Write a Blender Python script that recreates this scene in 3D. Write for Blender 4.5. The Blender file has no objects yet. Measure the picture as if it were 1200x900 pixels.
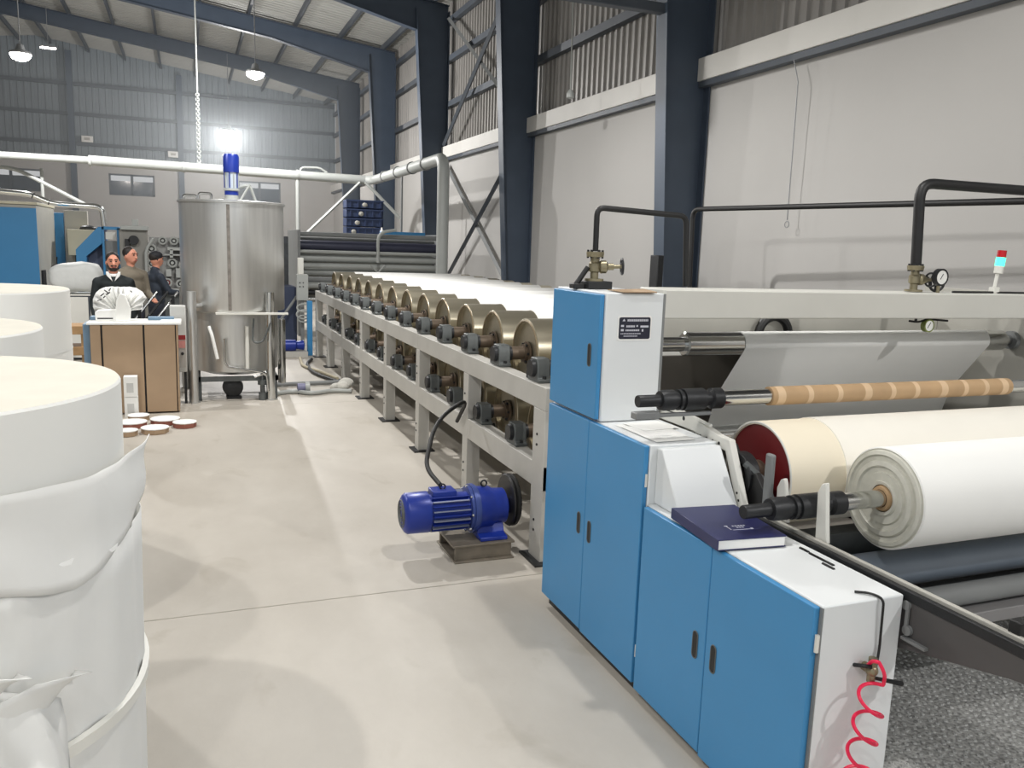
import bpy, bmesh, math, random
from mathutils import Vector, Matrix
random.seed(7)
S = bpy.context.scene
COL = S.collection

# ------------------------------------------------------------------ camera, world, exposure
cd = bpy.data.cameras.new('camera'); cam = bpy.data.objects.new('camera', cd); COL.objects.link(cam)
YAW, PIT, ROL = 0.374214, -0.163906, 0.033502
_f = Vector((math.sin(YAW)*math.cos(PIT), math.cos(YAW)*math.cos(PIT), math.sin(PIT)))
_r0 = Vector((math.cos(YAW), -math.sin(YAW), 0)); _u0 = _r0.cross(_f)
_r = _r0*math.cos(ROL) + _u0*math.sin(ROL); _u = -_r0*math.sin(ROL) + _u0*math.cos(ROL)
M = Matrix((_r, _u, -_f)).transposed().to_4x4(); M.translation = Vector((0, 0, 2.05))
cam.matrix_world = M
cd.sensor_width = 36; cd.lens = 974/1200*36; cd.clip_end = 200; cd.clip_start = .05
S.camera = cam
W = bpy.data.worlds.new('daylight'); S.world = W; W.use_nodes = True
W.node_tree.nodes['Background'].inputs[0].default_value = (.93, .97, 1, 1)
W.node_tree.nodes['Background'].inputs[1].default_value = .72
S.view_settings.view_transform = 'Standard'; S.view_settings.look = 'None'
S.view_settings.gamma = 1; S.view_settings.use_curve_mapping = False
S.view_settings.exposure = -0.15
LAMP_W = 1150

# ------------------------------------------------------------------ helpers
def lin(c):
    c /= 255
    return c/12.92 if c <= .04045 else ((c+.055)/1.055)**2.4
MATS = {}
def mat(name, rgb, rough=.5, metal=0., var=.06, scale=3., bump=0., bscale=60., emit=0., spec=.5, stretch=None, alpha=None):
    if name in MATS: return MATS[name]
    m = bpy.data.materials.new(name); m.use_nodes = True; MATS[name] = m
    nt = m.node_tree; b = nt.nodes['Principled BSDF']
    c = tuple(lin(x) for x in rgb)
    b.inputs['Roughness'].default_value = rough; b.inputs['Metallic'].default_value = metal
    b.inputs['Specular IOR Level'].default_value = spec
    tc = nt.nodes.new('ShaderNodeTexCoord'); mp = nt.nodes.new('ShaderNodeMapping')
    nt.links.new(tc.outputs['Object'], mp.inputs[0])
    if stretch: mp.inputs['Scale'].default_value = stretch
    nz = nt.nodes.new('ShaderNodeTexNoise'); nz.inputs['Scale'].default_value = scale; nz.inputs['Detail'].default_value = 5
    nt.links.new(mp.outputs[0], nz.inputs['Vector'])
    rp = nt.nodes.new('ShaderNodeValToRGB'); e = rp.color_ramp.elements
    e[0].position = .3; e[1].position = .7
    e[0].color = (*[x*(1-var) for x in c], 1); e[1].color = (*[min(1, x*(1+var)) for x in c], 1)
    nt.links.new(nz.outputs['Fac'], rp.inputs[0]); nt.links.new(rp.outputs[0], b.inputs['Base Color'])
    if bump:
        n2 = nt.nodes.new('ShaderNodeTexNoise'); n2.inputs['Scale'].default_value = bscale; n2.inputs['Detail'].default_value = 3
        nt.links.new(mp.outputs[0], n2.inputs['Vector'])
        bp = nt.nodes.new('ShaderNodeBump'); bp.inputs['Strength'].default_value = bump; bp.inputs['Distance'].default_value = .02
        nt.links.new(n2.outputs['Fac'], bp.inputs['Height']); nt.links.new(bp.outputs[0], b.inputs['Normal'])
    if emit:
        b.inputs['Emission Color'].default_value = (*c, 1); b.inputs['Emission Strength'].default_value = emit
    return m

class MB:
    def __init__(s): s.v = []; s.f = []
    def add(s, vs, fs):
        o = len(s.v); s.v += [Vector(v) for v in vs]; s.f += [tuple(i+o for i in f) for f in fs]; return s
    def box(s, x0, x1, y0, y1, z0, z1):
        return s.add([(x, y, z) for x in (x0, x1) for y in (y0, y1) for z in (z0, z1)],
                     [(0,1,3,2),(4,6,7,5),(0,4,5,1),(2,3,7,6),(0,2,6,4),(1,5,7,3)])
    def cyl(s, p0, p1, r0, r1=None, n=24, caps=True):
        return s.lathe([(0, r0), ((Vector(p1)-Vector(p0)).length, r0 if r1 is None else r1)], p0, Vector(p1)-Vector(p0), n, caps)
    def lathe(s, prof, p0, axis, n=32, caps=True):
        a = Vector(axis).normalized(); p0 = Vector(p0)
        t = Vector((0,0,1)) if abs(a.z) < .9 else Vector((1,0,0))
        u = a.cross(t).normalized(); w = a.cross(u)
        vs = []; fs = []
        for (d, r) in prof:
            for k in range(n):
                g = 2*math.pi*k/n
                vs.append(p0 + a*d + (u*math.cos(g)+w*math.sin(g))*max(r, 1e-5))
        for i in range(len(prof)-1):
            for k in range(n):
                k2 = (k+1) % n
                fs.append((i*n+k, i*n+k2, (i+1)*n+k2, (i+1)*n+k))
        if caps:
            if prof[0][1] > 1e-4: fs.append(tuple(range(n)))
            if prof[-1][1] > 1e-4: fs.append(tuple(range((len(prof)-1)*n, len(prof)*n)))
        return s.add(vs, fs)
    def tube(s, pts, r, n=10, closed=False):
        P = [Vector(p) for p in pts]; m = len(P); vs = []; fs = []
        rr = r if isinstance(r, (list, tuple)) else [r]*m
        T = []
        for i in range(m):
            a = P[(i-1) % m] if (closed or i > 0) else P[i]
            b = P[(i+1) % m] if (closed or i < m-1) else P[i]
            T.append((b-a).normalized())
        up = Vector((0,0,1)) if abs(T[0].z) < .9 else Vector((1,0,0))
        u = T[0].cross(up).normalized()
        for i in range(m):
            u = (u - T[i]*u.dot(T[i])).normalized(); w = T[i].cross(u)
            for k in range(n):
                g = 2*math.pi*k/n; vs.append(P[i] + (u*math.cos(g)+w*math.sin(g))*rr[i])
        for i in range(m if closed else m-1):
            j = (i+1) % m
            for k in range(n):
                k2 = (k+1) % n; fs.append((i*n+k, i*n+k2, j*n+k2, j*n+k))
        if not closed: fs += [tuple(range(n)), tuple(range((m-1)*n, m*n))]
        return s.add(vs, fs)
    def prism(s, pts, plane, a, b):
        n = len(pts)
        def P(p, q):
            return {'X': (q, p[0], p[1]), 'Y': (p[0], q, p[1]), 'Z': (p[0], p[1], q)}[plane]
        vs = [P(p, a) for p in pts] + [P(p, b) for p in pts]
        fs = [tuple(range(n)), tuple(range(n, 2*n))] + [(i, (i+1) % n, n+(i+1) % n, n+i) for i in range(n)]
        return s.add(vs, fs)
    def ell(s, c, r, n=20, m=12):
        c = Vector(c); r = (r, r, r) if not hasattr(r, '__len__') else r
        vs = [c+Vector((0,0,r[2]))]; fs = []
        for i in range(1, m):
            t = math.pi*i/m
            for k in range(n):
                g = 2*math.pi*k/n
                vs.append(c+Vector((r[0]*math.sin(t)*math.cos(g), r[1]*math.sin(t)*math.sin(g), r[2]*math.cos(t))))
        vs.append(c-Vector((0,0,r[2])))
        for k in range(n):
            fs.append((0, 1+k, 1+(k+1) % n)); L = 1+(m-2)*n
            fs.append((len(vs)-1, L+(k+1) % n, L+k))
        for i in range(m-2):
            for k in range(n):
                k2 = (k+1) % n; fs.append((1+i*n+k, 1+(i+1)*n+k, 1+(i+1)*n+k2, 1+i*n+k2))
        return s.add(vs, fs)
    def cap(s, p0, p1, r0, r1=None, n=12):
        r1 = r0 if r1 is None else r1
        s.cyl(p0, p1, r0, r1, n); s.ell(p0, r0, n, 8); s.ell(p1, r1, n, 8); return s
    def torus(s, c, axis, R, r, n=32, m=10, squash=1):
        a = Vector(axis).normalized(); t = Vector((0,0,1)) if abs(a.z) < .9 else Vector((1,0,0))
        u = a.cross(t).normalized(); w = a.cross(u); c = Vector(c)
        return s.tube([c+(u*math.cos(2*math.pi*k/n)+w*math.sin(2*math.pi*k/n)*squash)*R for k in range(n)], r, m, True)
    def xf(s, Mx):
        s.v = [Mx @ v for v in s.v]; return s
    def build(s, name, m, parent=None, bevel=0., ang=35, local=False, smooth=True):
        off = Vector((0,0,0))
        if parent is not None and not local:
            p = parent
            while p: off += p.location; p = p.parent
        me = bpy.data.meshes.new(name); me.from_pydata([v-off for v in s.v], [], s.f)
        bm = bmesh.new(); bm.from_mesh(me); bmesh.ops.recalc_face_normals(bm, faces=bm.faces[:]); bm.to_mesh(me); bm.free()
        me.materials.append(m)
        if smooth:
            me.polygons.foreach_set('use_smooth', [True]*len(me.polygons)); me.set_sharp_from_angle(angle=math.radians(ang))
        o = bpy.data.objects.new(name, me); COL.objects.link(o)
        if parent is not None: o.parent = parent
        if bevel:
            bv = o.modifiers.new('bevel', 'BEVEL'); bv.width = bevel; bv.segments = 2; bv.limit_method = 'ANGLE'; bv.angle_limit = math.radians(40)
        return o

def B(*a): return MB().box(*a)
def tag(o, label, cat=None, group=None, kind=None):
    o['label'] = label
    if cat: o['category'] = cat
    if group: o['group'] = group
    if kind: o['kind'] = kind
    return o
def thing(name, label, cat, loc, group=None, rz=0):
    o = bpy.data.objects.new(name, None); COL.objects.link(o); o.location = loc; o.rotation_euler.z = rz
    o.empty_display_size = .1
    return tag(o, label, cat, group)
def struct(o, label):
    o['kind'] = 'structure'; o['label'] = label; return o
def copy_tree(o, parent=None):
    c = o.copy(); COL.objects.link(c); c.parent = parent
    for ch in o.children: copy_tree(ch, c)
    return c
def rpath(pts, rad, seg=6):
    P = [Vector(p) for p in pts]; out = [P[0]]
    for i in range(1, len(P)-1):
        a = (P[i-1]-P[i]); b = (P[i+1]-P[i]); r = min(rad, a.length*.49, b.length*.49)
        p0 = P[i]+a.normalized()*r; p1 = P[i]+b.normalized()*r
        for k in range(seg+1):
            t = k/seg; out.append(p0*(1-t)**2 + P[i]*2*t*(1-t) + p1*t*t)
    out.append(P[-1]); return out
def hexbolt(mb, p, axis, r=.008, h=.008):
    a = Vector(axis).normalized(); mb.cyl(p, Vector(p)+a*h, r, n=6)
def ring_pts(c, axis, R, n, ph=0):
    a = Vector(axis).normalized(); t = Vector((0,0,1)) if abs(a.z) < .9 else Vector((1,0,0))
    u = a.cross(t).normalized(); w = a.cross(u); c = Vector(c)
    return [c+(u*math.cos(2*math.pi*k/n+ph)+w*math.sin(2*math.pi*k/n+ph))*R for k in range(n)]

# ------------------------------------------------------------------ materials
BLUE = mat('cabinet_blue_paint', (62,136,188), .4, 0, .03, 2)
WHITE = mat('cabinet_white_paint', (226,229,230), .42, 0, .02, 2)
CREAMW = mat('machine_ivory_paint', (222,221,214), .45, 0, .03, 2)
FRAME = mat('frame_grey_paint', (186,184,178), .5, 0, .06, 4, .03)
DARK = mat('dark_iron', (44,45,47), .45, .4, .15, 12, .08)
BLACK = mat('black_rubber', (22,22,23), .5, 0, .1, 10)
GREY = mat('mid_grey_paint', (128,130,130), .5, 0, .06, 5)
DGREY = mat('bearing_grey_iron', (92,96,96), .45, .25, .12, 15, .06)
CHROME = mat('polished_steel', (205,206,205), .16, 1, .04, 6)
STEEL = mat('stainless_steel', (204,204,202), .34, .8, .08, 3, 0, 60, 0, .5, (6,6,.4))
CYLM = mat('cylinder_steel', (186,178,158), .3, .8, .05, 4, 0, 60, 0, .5, (.3,6,6))
CYLEND = mat('cylinder_end_tan', (220,202,170), .6, .0, .12, 6, .03)
CYLRIM = mat('cylinder_rim_bronze', (128,114,90), .45, .4, .1, 8)
JOURN = mat('journal_brown_steel', (112,98,84), .45, .5, .2, 10)
PAPER = mat('white_paper', (240,240,237), .75, 0, .015, 3)
CREAMP = mat('cream_paper', (236,226,204), .7, 0, .03, 2)
ROLLP = mat('roll_paper_side', (236,236,232), .8, 0, .02, 2)
ROLLT = mat('roll_paper_end', (216,212,199), .85, 0, .04, 6, .05, 120)
WRAP = mat('wrap_paper', (234,234,231), .55, 0, .03, 2, .35, 5)
KRAFT = mat('kraft_tube', (176,146,110), .65, 0, .1, 6)
KRAFTL = mat('kraft_tape', (208,180,146), .6, 0, .06, 8)
CARTON = mat('brown_board', (172,147,120), .75, 0, .06, 3, .03, 30)
REDD = mat('dark_red_paint', (112,26,30), .45, 0, .12, 6)
COLB = mat('column_navy_paint', (68,79,94), .5, .05, .08, 2)
GIRT = mat('girt_dark_paint', (76,82,90), .55, .05, .08, 3)
PLAST = mat('wall_plaster', (187,185,182), .85, 0, .03, .6, .04, 20)
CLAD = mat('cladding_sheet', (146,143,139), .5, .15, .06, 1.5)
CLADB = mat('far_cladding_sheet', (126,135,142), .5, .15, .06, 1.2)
ROOFM = mat('roof_sheet', (162,162,158), .55, .1, .05, 1.2)
BAND = mat('band_white', (214,212,207), .6, 0, .03, 2)
PIPEW = mat('pipe_pale_grey', (172,175,172), .45, .05, .05, 2)
MBLUE = mat('motor_blue', (28,52,146), .35, .1, .08, 5)
BRASS = mat('brass', (146,138,114), .4, .75, .2, 14)
NAVY = mat('navy_cover', (28,34,84), .4, 0, .05, 8)
GLASS = mat('window_glass', (70,78,88), .08, .0, .02, 2)
RED = mat('red_lens', (190,16,30), .3, 0, .02)
PINK = mat('red_hose', (244,40,84), .35, 0, .03)
CRATEB = mat('blue_plastic', (50,64,98), .5, 0, .1, 6)
BEIGE = mat('beige_paint', (206,200,176), .5, 0, .05, 3)
LGREY = mat('light_grey_panel', (176,174,166), .55, 0, .06, 3)
TEAL = mat('teal_paint', (84,146,166), .5, 0, .05)
SLATE = mat('slate_blue_paint', (112,140,164), .5, 0, .08, 6)
GREENG = mat('gauge_green', (120,130,70), .5, .2, .1, 10)
CLEARG = mat('gauge_face', (236,236,232), .3, 0, .01)

def concrete():
    m = bpy.data.materials.new('concrete'); m.use_nodes = True; nt = m.node_tree; b = nt.nodes['Principled BSDF']
    N = nt.nodes.new; L = nt.links.new
    g = N('ShaderNodeNewGeometry')
    n1 = N('ShaderNodeTexNoise'); n1.inputs['Scale'].default_value = .7; n1.inputs['Detail'].default_value = 8; n1.inputs['Roughness'].default_value = .65
    n2 = N('ShaderNodeTexNoise'); n2.inputs['Scale'].default_value = 2.6; n2.inputs['Detail'].default_value = 6; n2.inputs['Distortion'].default_value = .8
    n3 = N('ShaderNodeTexNoise'); n3.inputs['Scale'].default_value = 30
    mp = N('ShaderNodeMapping'); mp.inputs['Scale'].default_value = (1, .6, 1)
    L(g.outputs['Position'], mp.inputs[0])
    for n in (n1, n2, n3): L(mp.outputs[0], n.inputs['Vector'])
    r1 = N('ShaderNodeValToRGB'); e = r1.color_ramp.elements
    e[0].position = .3; e[0].color = (*[lin(x) for x in (172,165,154)], 1); e[1].position = .7; e[1].color = (*[lin(x) for x in (197,191,181)], 1)
    L(n1.outputs['Fac'], r1.inputs[0])
    r2 = N('ShaderNodeValToRGB'); e = r2.color_ramp.elements
    e[0].position = .60; e[0].color = (1,1,1,1); e[1].position = .74; e[1].color = (.80,.78,.74,1)
    L(n2.outputs['Fac'], r2.inputs[0])
    mx = N('ShaderNodeMix'); mx.data_type = 'RGBA'; mx.blend_type = 'MULTIPLY'; mx.inputs[0].default_value = .8
    L(r1.outputs[0], mx.inputs[6]); L(r2.outputs[0], mx.inputs[7])
    L(mx.outputs[2], b.inputs['Base Color'])
    rr = N('ShaderNodeMapRange'); rr.inputs[3].default_value = .38; rr.inputs[4].default_value = .62
    L(n1.outputs['Fac'], rr.inputs[0]); L(rr.outputs[0], b.inputs['Roughness'])
    bp = N('ShaderNodeBump'); bp.inputs['Strength'].default_value = .06; bp.inputs['Distance'].default_value = .01
    L(n3.outputs['Fac'], bp.inputs['Height']); L(bp.outputs[0], b.inputs['Normal'])
    return m
CONC = concrete()
JOINT = mat('joint_dark', (70,66,60), .9)
TREAD = mat('tread_plate_grey', (162,162,160), .5, .0, .5, 60, .4, 60)
STUD = mat('tread_stud_grey', (196,196,194), .4, .2, .2, 40)

# ------------------------------------------------------------------ the hall
fl = struct(B(-17.6, 6.7, -6, 40.6, -.12, -.02).build('floor', JOINT), 'pale concrete floor of the hall')
xs = [-17.4, -9.9, -2.4, 6.6]; ys = [-5.9, -1.4, 4.6, 10.6, 16.6, 22.6, 28.6, 34.6, 40.4]
for i in range(3):
    for j in range(8):
        B(xs[i]+.004, xs[i+1]-.004, ys[j]+.004, ys[j+1]-.004, -.05, 0).build('slab', CONC, fl, .003)

FY = [-2.13+6*k for k in range(7)]                     # portal frames, 6 m bays
WX = 6.5
def roofz(x): return 8.42+.132*(5.9-x) if x > -5.5 else 8.42+.132*(5.9+11+x)

wr = struct(B(WX, WX+.2, -5, 40.4, 0, 4.25).build('wall_right', PLAST), 'grey plastered side wall behind the machines')
wl = struct(B(-17.8, -17.6, -5, 40.4, 0, 8.2).build('wall_left', PLAST), 'plastered wall on the left side of the hall')
# corrugated sheets: one sheet mesh shared
def sheet_profile(w, n, h):
    p = []
    for k in range(n):
        x = w*k/n; d = w/n
        p += [(x, 0), (x+d*.55, 0), (x+d*.65, h), (x+d*.9, h)]
    p.append((w, 0)); return p
def sheet_mesh(name, w, n, h, length, m, axis):
    """axis 'side': ribs vertical on a wall facing -X (profile along Y); 'end': wall facing -Y; 'roof': ribs along slope"""
    p = sheet_profile(w, n, h); mb = MB(); vs = []; fs = []
    for t in (0, length):
        for (a, d) in p:
            if axis == 'side': vs.append((-d, a, t))
            elif axis == 'end': vs.append((a, -d, t))
            else: vs.append((t, a, -d))
    k = len(p); fs = [(i, i+1, k+i+1, k+i) for i in range(k-1)]
    mb.add(vs, fs); o = mb.build(name, m, None, smooth=False)
    sd = o.modifiers.new('thick', 'SOLIDIFY'); sd.thickness = .006; sd.offset = 0
    return o
proto = sheet_mesh('cladding_sheet', 1.0, 5, .035, 3.9, CLAD, 'side')
for k in range(45):
    o = proto if k == 0 else proto.copy()
    if k: COL.objects.link(o)
    o.parent = wr; o.location = (WX+.16, -4.6+k, 4.45)
for z in (5.66, 6.8, 7.75):
    B(WX-.02, WX+.11, -5, 40.3, z-.07, z+.07).build('girt', GIRT, wr)
tr = struct(B(WX-.14, WX+.2, -5, 40.3, 4.28, 4.57).build('trim_1', BAND, None, .008), 'white sill band along the top of the plaster wall')
tr2 = struct(B(WX-.12, WX-.01, -5, 40.3, 4.205, 4.275).build('trim_2', GIRT), 'dark steel angle under the white sill band')
# cross bracing on the wall, one braced bay
for (z0, z1) in ((.9, 4.1), (4.6, 7.7)):
    for d, xo in ((0, 0), (1, .07)):
        a, b = (16.2, 21.5) if d == 0 else (21.5, 16.2)
        p0 = Vector((6.32+xo, a, z1)); p1 = Vector((6.32+xo, b, z0))
        MB().tube([p0, p1], .055, 4).build('cross_brace', GIRT if d == 0 else GREY, wr)

# portal frame
def portal(y):
    t = bpy.data.objects.new('portal_frame', None); COL.objects.link(t); t.location = (0, y, 0)
    zt = 7.95
    def fx(z): return 6.06-.055*z                       # inner flange, deeper towards the eave
    mb = MB(); mb.prism([(fx(0), 0), (WX-.01, 0), (WX-.01, zt), (fx(zt), zt)], 'Y', y-.006, y+.006)
    mb.build('web', COLB, t)
    mb = MB(); mb.prism([(fx(0)-.015, 0), (fx(0), 0), (fx(zt), zt), (fx(zt)-.015, zt)], 'Y', y-.13, y+.13)
    mb.box(WX-.03, WX-.005, y-.13, y+.13, 0, zt).build('flange', COLB, t)
    MB().box(fx(0)-.08, WX-.01, y-.2, y+.2, 0, .025).build('base_plate', COLB, t)
    for sg in (1, -1):
        def X(x): return x if sg > 0 else -11-x
        top = [(WX-.02, roofz(WX)-.26), (-5.5, roofz(-5.5)-.26)]
        bot = [(-5.5, roofz(-5.5)-.72), (2.6, roofz(2.6)-.74), (fx(zt), roofz(5.9)-1.0), (WX-.02, roofz(5.9)-1.0)]
        MB().prism([(X(a), b) for a, b in top+bot], 'Y', y-.006, y+.006).build('rafter_web', COLB, t)
        m2 = MB()
        for ln in (top, bot[:3]):
            for (a, b) in zip(ln, ln[1:]):
                m2.prism([(X(a[0]), a[1]), (X(b[0]), b[1]), (X(b[0]), b[1]+.02), (X(a[0]), a[1]+.02)], 'Y', y-.11, y+.11)
        m2.build('rafter_flange', COLB, t)
    return t
p0 = portal(FY[0]); struct(p0, 'navy steel portal frame of column and rafters'); p0['group'] = 'portal frames'
frames = [p0]
ordn = ['', '', 'nearest navy column in view with its rafter, beside the black pipes', 'second nearest navy column and rafter, at the end of the braced bay',
        'navy column and rafter on the far side of the braced bay', 'navy column and rafter with wall duct passing before it', 'navy column and rafter nearest the far wall']
for k in range(1, 7):
    c = copy_tree(p0); c.location = (0, FY[k], 0)
    if ordn[k]: c['label'] = ordn[k]
# bar reaching inward from the nearest column
struct(B(3.2, 5.82, 9.8, 9.94, 5.05, 5.17).build('trim_3', GIRT, None, .01), 'dark steel bar reaching in from the nearest column')

# roof
ce = struct(B(-5.75, -5.25, -5, 40.5, roofz(-5.5)+.0, roofz(-5.5)+.04).build('ceiling', ROOFM), 'pale ribbed sheet roof on dark purlins')
sl = math.atan(.132); Ls = (WX+.4+5.5)/math.cos(sl)
rp_ = sheet_mesh('roof_sheet', 1.0, 4, .04, Ls, ROOFM, 'roof')
first = True
for sg in (0, 1):
    for k in range(45):
        o = rp_ if first else rp_.copy()
        if not first: COL.objects.link(o)
        first = False
        o.parent = ce
        if sg == 0:
            o.location = (-5.5, -4.6+k, roofz(-5.5)); o.rotation_euler = (0, sl, 0)
        else:
            o.location = (-5.5-(Ls*math.cos(sl)), -4.6+k, roofz(-5.5)-Ls*math.sin(sl)); o.rotation_euler = (0, -sl, 0)
for sg in (0, 1):
    for i in range(9):
        x = 6.1-i*1.38; z = roofz(x)-.03; xx = x if sg == 0 else -11-x
        B(xx-.035, xx+.035, -5, 40.3, z-.22, z-.05).build('purlin', GIRT, ce)

# far wall with three windows
EY = 40.2
wb = bpy.data.objects.new('wall_back', None); COL.objects.link(wb); struct(wb, 'far end wall, plaster below and ribbed sheet above')
wins = [(-7.85, -5.45), (-3.0, -1.2), (2.25, 4.1)]; zA, zB = 3.66, 4.56
edges = [-17.5] + [e for w in wins for e in w] + [6.7]
mb = MB()
mb.box(-17.5, 6.7, EY, EY+.2, 0, zA).box(-17.5, 6.7, EY, EY+.2, zB, 4.95)
for i in range(0, len(edges), 2): mb.box(edges[i], edges[i+1], EY, EY+.2, zA, zB)
mb.build('plaster', PLAST, wb)
pe = None
for k in range(24):
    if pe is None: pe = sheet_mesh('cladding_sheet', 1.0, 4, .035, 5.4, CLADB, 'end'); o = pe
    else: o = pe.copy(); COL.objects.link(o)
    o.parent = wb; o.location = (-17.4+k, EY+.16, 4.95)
for z in (5.7, 6.9, 8.1): B(-17.4, 6.5, EY-.02, EY+.1, z-.07, z+.07).build('girt', GIRT, wb)
for x in (-8.5, -4.3, -.1): B(x-.11, x+.11, EY-.22, EY-.001, 0, roofz(x)-.4).build('wind_post', COLB, wb)
for i, (a, b) in enumerate(wins):
    w = bpy.data.objects.new('window_%d' % (i+1), None); COL.objects.link(w); w.location = (a, EY, zA)
    struct(w, ['dark framed window left of the far wall post', 'dark framed sliding window above the people', 'dark framed window half hidden by the mixing tank motor'][i])
    mb = MB(); t = .07
    mb.box(a, b, EY+.02, EY+.12, zA, zA+t).box(a, b, EY+.02, EY+.12, zB-t, zB).box(a, a+t, EY+.02, EY+.12, zA, zB).box(b-t, b, EY+.02, EY+.12, zA, zB)
    mid = (a+b)/2; mb.box(mid-.05, mid+.05, EY+.02, EY+.12, zA, zB)
    mb.build('window_frame', GIRT, w)
    for (c, d, yy) in ((a+t, mid-.05, .06), (mid+.05, b-t, .08)):
        B(c, d, EY+yy, EY+yy+.006, zA+t, zB-t-.22).build('pane', GLASS, w)
struct(B(-18, 8, 43.5, 43.7, 0, 4.35).build('wall_outside', mat('outside_wall', (96,98,104), .9)), 'grey wall of the neighbouring building seen through windows')

# steel tread plate in front of the winder
tp = struct(B(2.28, 5.1, .6, 3.5, .001, .012).build('floor_plate', TREAD), 'grey speckled tread plate on floor in front of the winder')
mb = MB()
y = .95; row = 0
while y < 3.4:
    x = 2.32+(row % 2)*.022
    while x < 4.6:
        r = .0085+random.random()*.002
        mb.lathe([(0, r), (.005, r*.8), (.005, r*.4), (.001, r*.35)], (x+random.uniform(-.009, .009), y+random.uniform(-.009, .009), .012), (0,0,1), 7, False)
        x += .044
    y += .038; row += 1
so = mb.build('studs', STUD, tp); so['kind'] = 'stuff'

# ------------------------------------------------------------------ high bay lamps
LENS = mat('lamp_lens', (255,250,240), .4, 0, 0, 1, emit=60)
SHADE = mat('lamp_shade_grey', (150,152,154), .4, .3, .05)
def lamp(x, y, z, label, power=LAMP_W, group='high bay lamps', kind='SPOT'):
    t = thing('high_bay_lamp', label, 'lamp', (x, y, z), group)
    zt = roofz(x)-.3
    MB().cyl((x, y, z+.2), (x, y, zt), .012, n=8).build('cord', SHADE, t)
    MB().lathe([(0, .21), (.03, .22), (.06, .2), (.09, .1), (.2, .07), (.22, .03)], (x, y, z), (0,0,1), 24).build('shade', SHADE, t)
    MB().lathe([(0, .0), (.02, .1), (.06, .17), (.11, .205), (.15, .21)], (x, y, z-.15), (0,0,1), 24, False).build('lens', LENS, t)
    ld = bpy.data.lights.new('lamp_light', kind); ld.energy = power
    if kind == 'SPOT': ld.spot_size = math.radians(172); ld.spot_blend = .5
    ld.shadow_soft_size = .07
    ld.color = (1, .985, .965)
    lo = bpy.data.objects.new('lamp_light', ld); COL.objects.link(lo); lo.parent = t; lo.location = (0, 0, -.2)
    return t
lamp(-3.28, 21.87, 5.86, 'glowing high bay lamp hanging at the upper left', kind='POINT')
lamp(1.67, 21.87, 5.97, 'glowing high bay lamp on long cord right of the chain', kind='POINT')
lamp(1.6, 33.87, 5.95, 'small far glowing lamp hanging above the tank motor', kind='POINT')
for (x, y, pw, lb) in ((-3.28, 9.87, 650, 'high bay lamp above the tall standing rolls, out of frame'), (1.67, 9.87, 900, 'high bay lamp above the dryer, out of frame'), (-2.4, 1.8, 440, 'high bay lamp above the torn roll, out of frame'),
        (-1.6, -1.1, 150, 'high bay lamp behind and left of the camera'), (2.55, 3.5, 330, 'high bay lamp above the blue cabinets, out of frame'), (5.2, -2.3, 620, 'high bay lamp behind and right of the camera')):
    lamp(x, y, 5.9, lb, pw)
t = thing('tube_light', 'short bright tube light under the roof at far left', 'lamp', (-4.2, 33.6, 8.2))
B(-4.45, -3.95, 33.55, 33.65, 8.22, 8.27).build('housing', SHADE, t); MB().cyl((-4.43, 33.6, 8.2), (-3.97, 33.6, 8.2), .03, n=12).build('tube', LENS, t)
MB().cyl((-4.2, 33.6, 8.27), (-4.2, 33.6, roofz(-4.2)-.2), .01, n=6).build('rod', SHADE, t)


# ------------------------------------------------------------------ drying section
CY0, CP, CZ, CR = 5.03, .732, 1.262, .258
DX = 2.10
dr = thing('dryer_section', 'long grey framed drying section with a row of steel cylinders', 'dryer', (DX, 4.75, 0))
posts = [4.75, 6.31, 7.85, 9.32, 10.77, 12.2, 13.6, 14.85]
for fx0, fx1 in ((DX, DX+.11), (4.93, 5.04)):
    secs = [(4.75, 7.915), (7.92, 10.84), (10.845, 15.0)]
    for (a, b) in secs:
        B(fx0, fx1, a, b, 1.02, 1.17).build('top_rail', FRAME, dr, .004)
        B(fx0, fx1, a, b, .49, .655).build('middle_rail', FRAME, dr, .004)
    for i, y in enumerate(posts):
        w = .19 if i == 0 else .13
        p = B(fx0-.001, fx1+.001, y, y+w, .012, 1.019).build('post', FRAME, dr, .004)
        B(fx0-.05, fx1+.05, y-.05, y+w+.05, 0, .012).build('foot_plate', DARK, p)
        mb = MB()
        for z in (.85, .78, .27, .2): hexbolt(mb, (fx0-.001, y+w*.6, z), (-1,0,0), .009, .006)
        mb.build('bolts', DARK, p)['kind'] = 'stuff'
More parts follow.
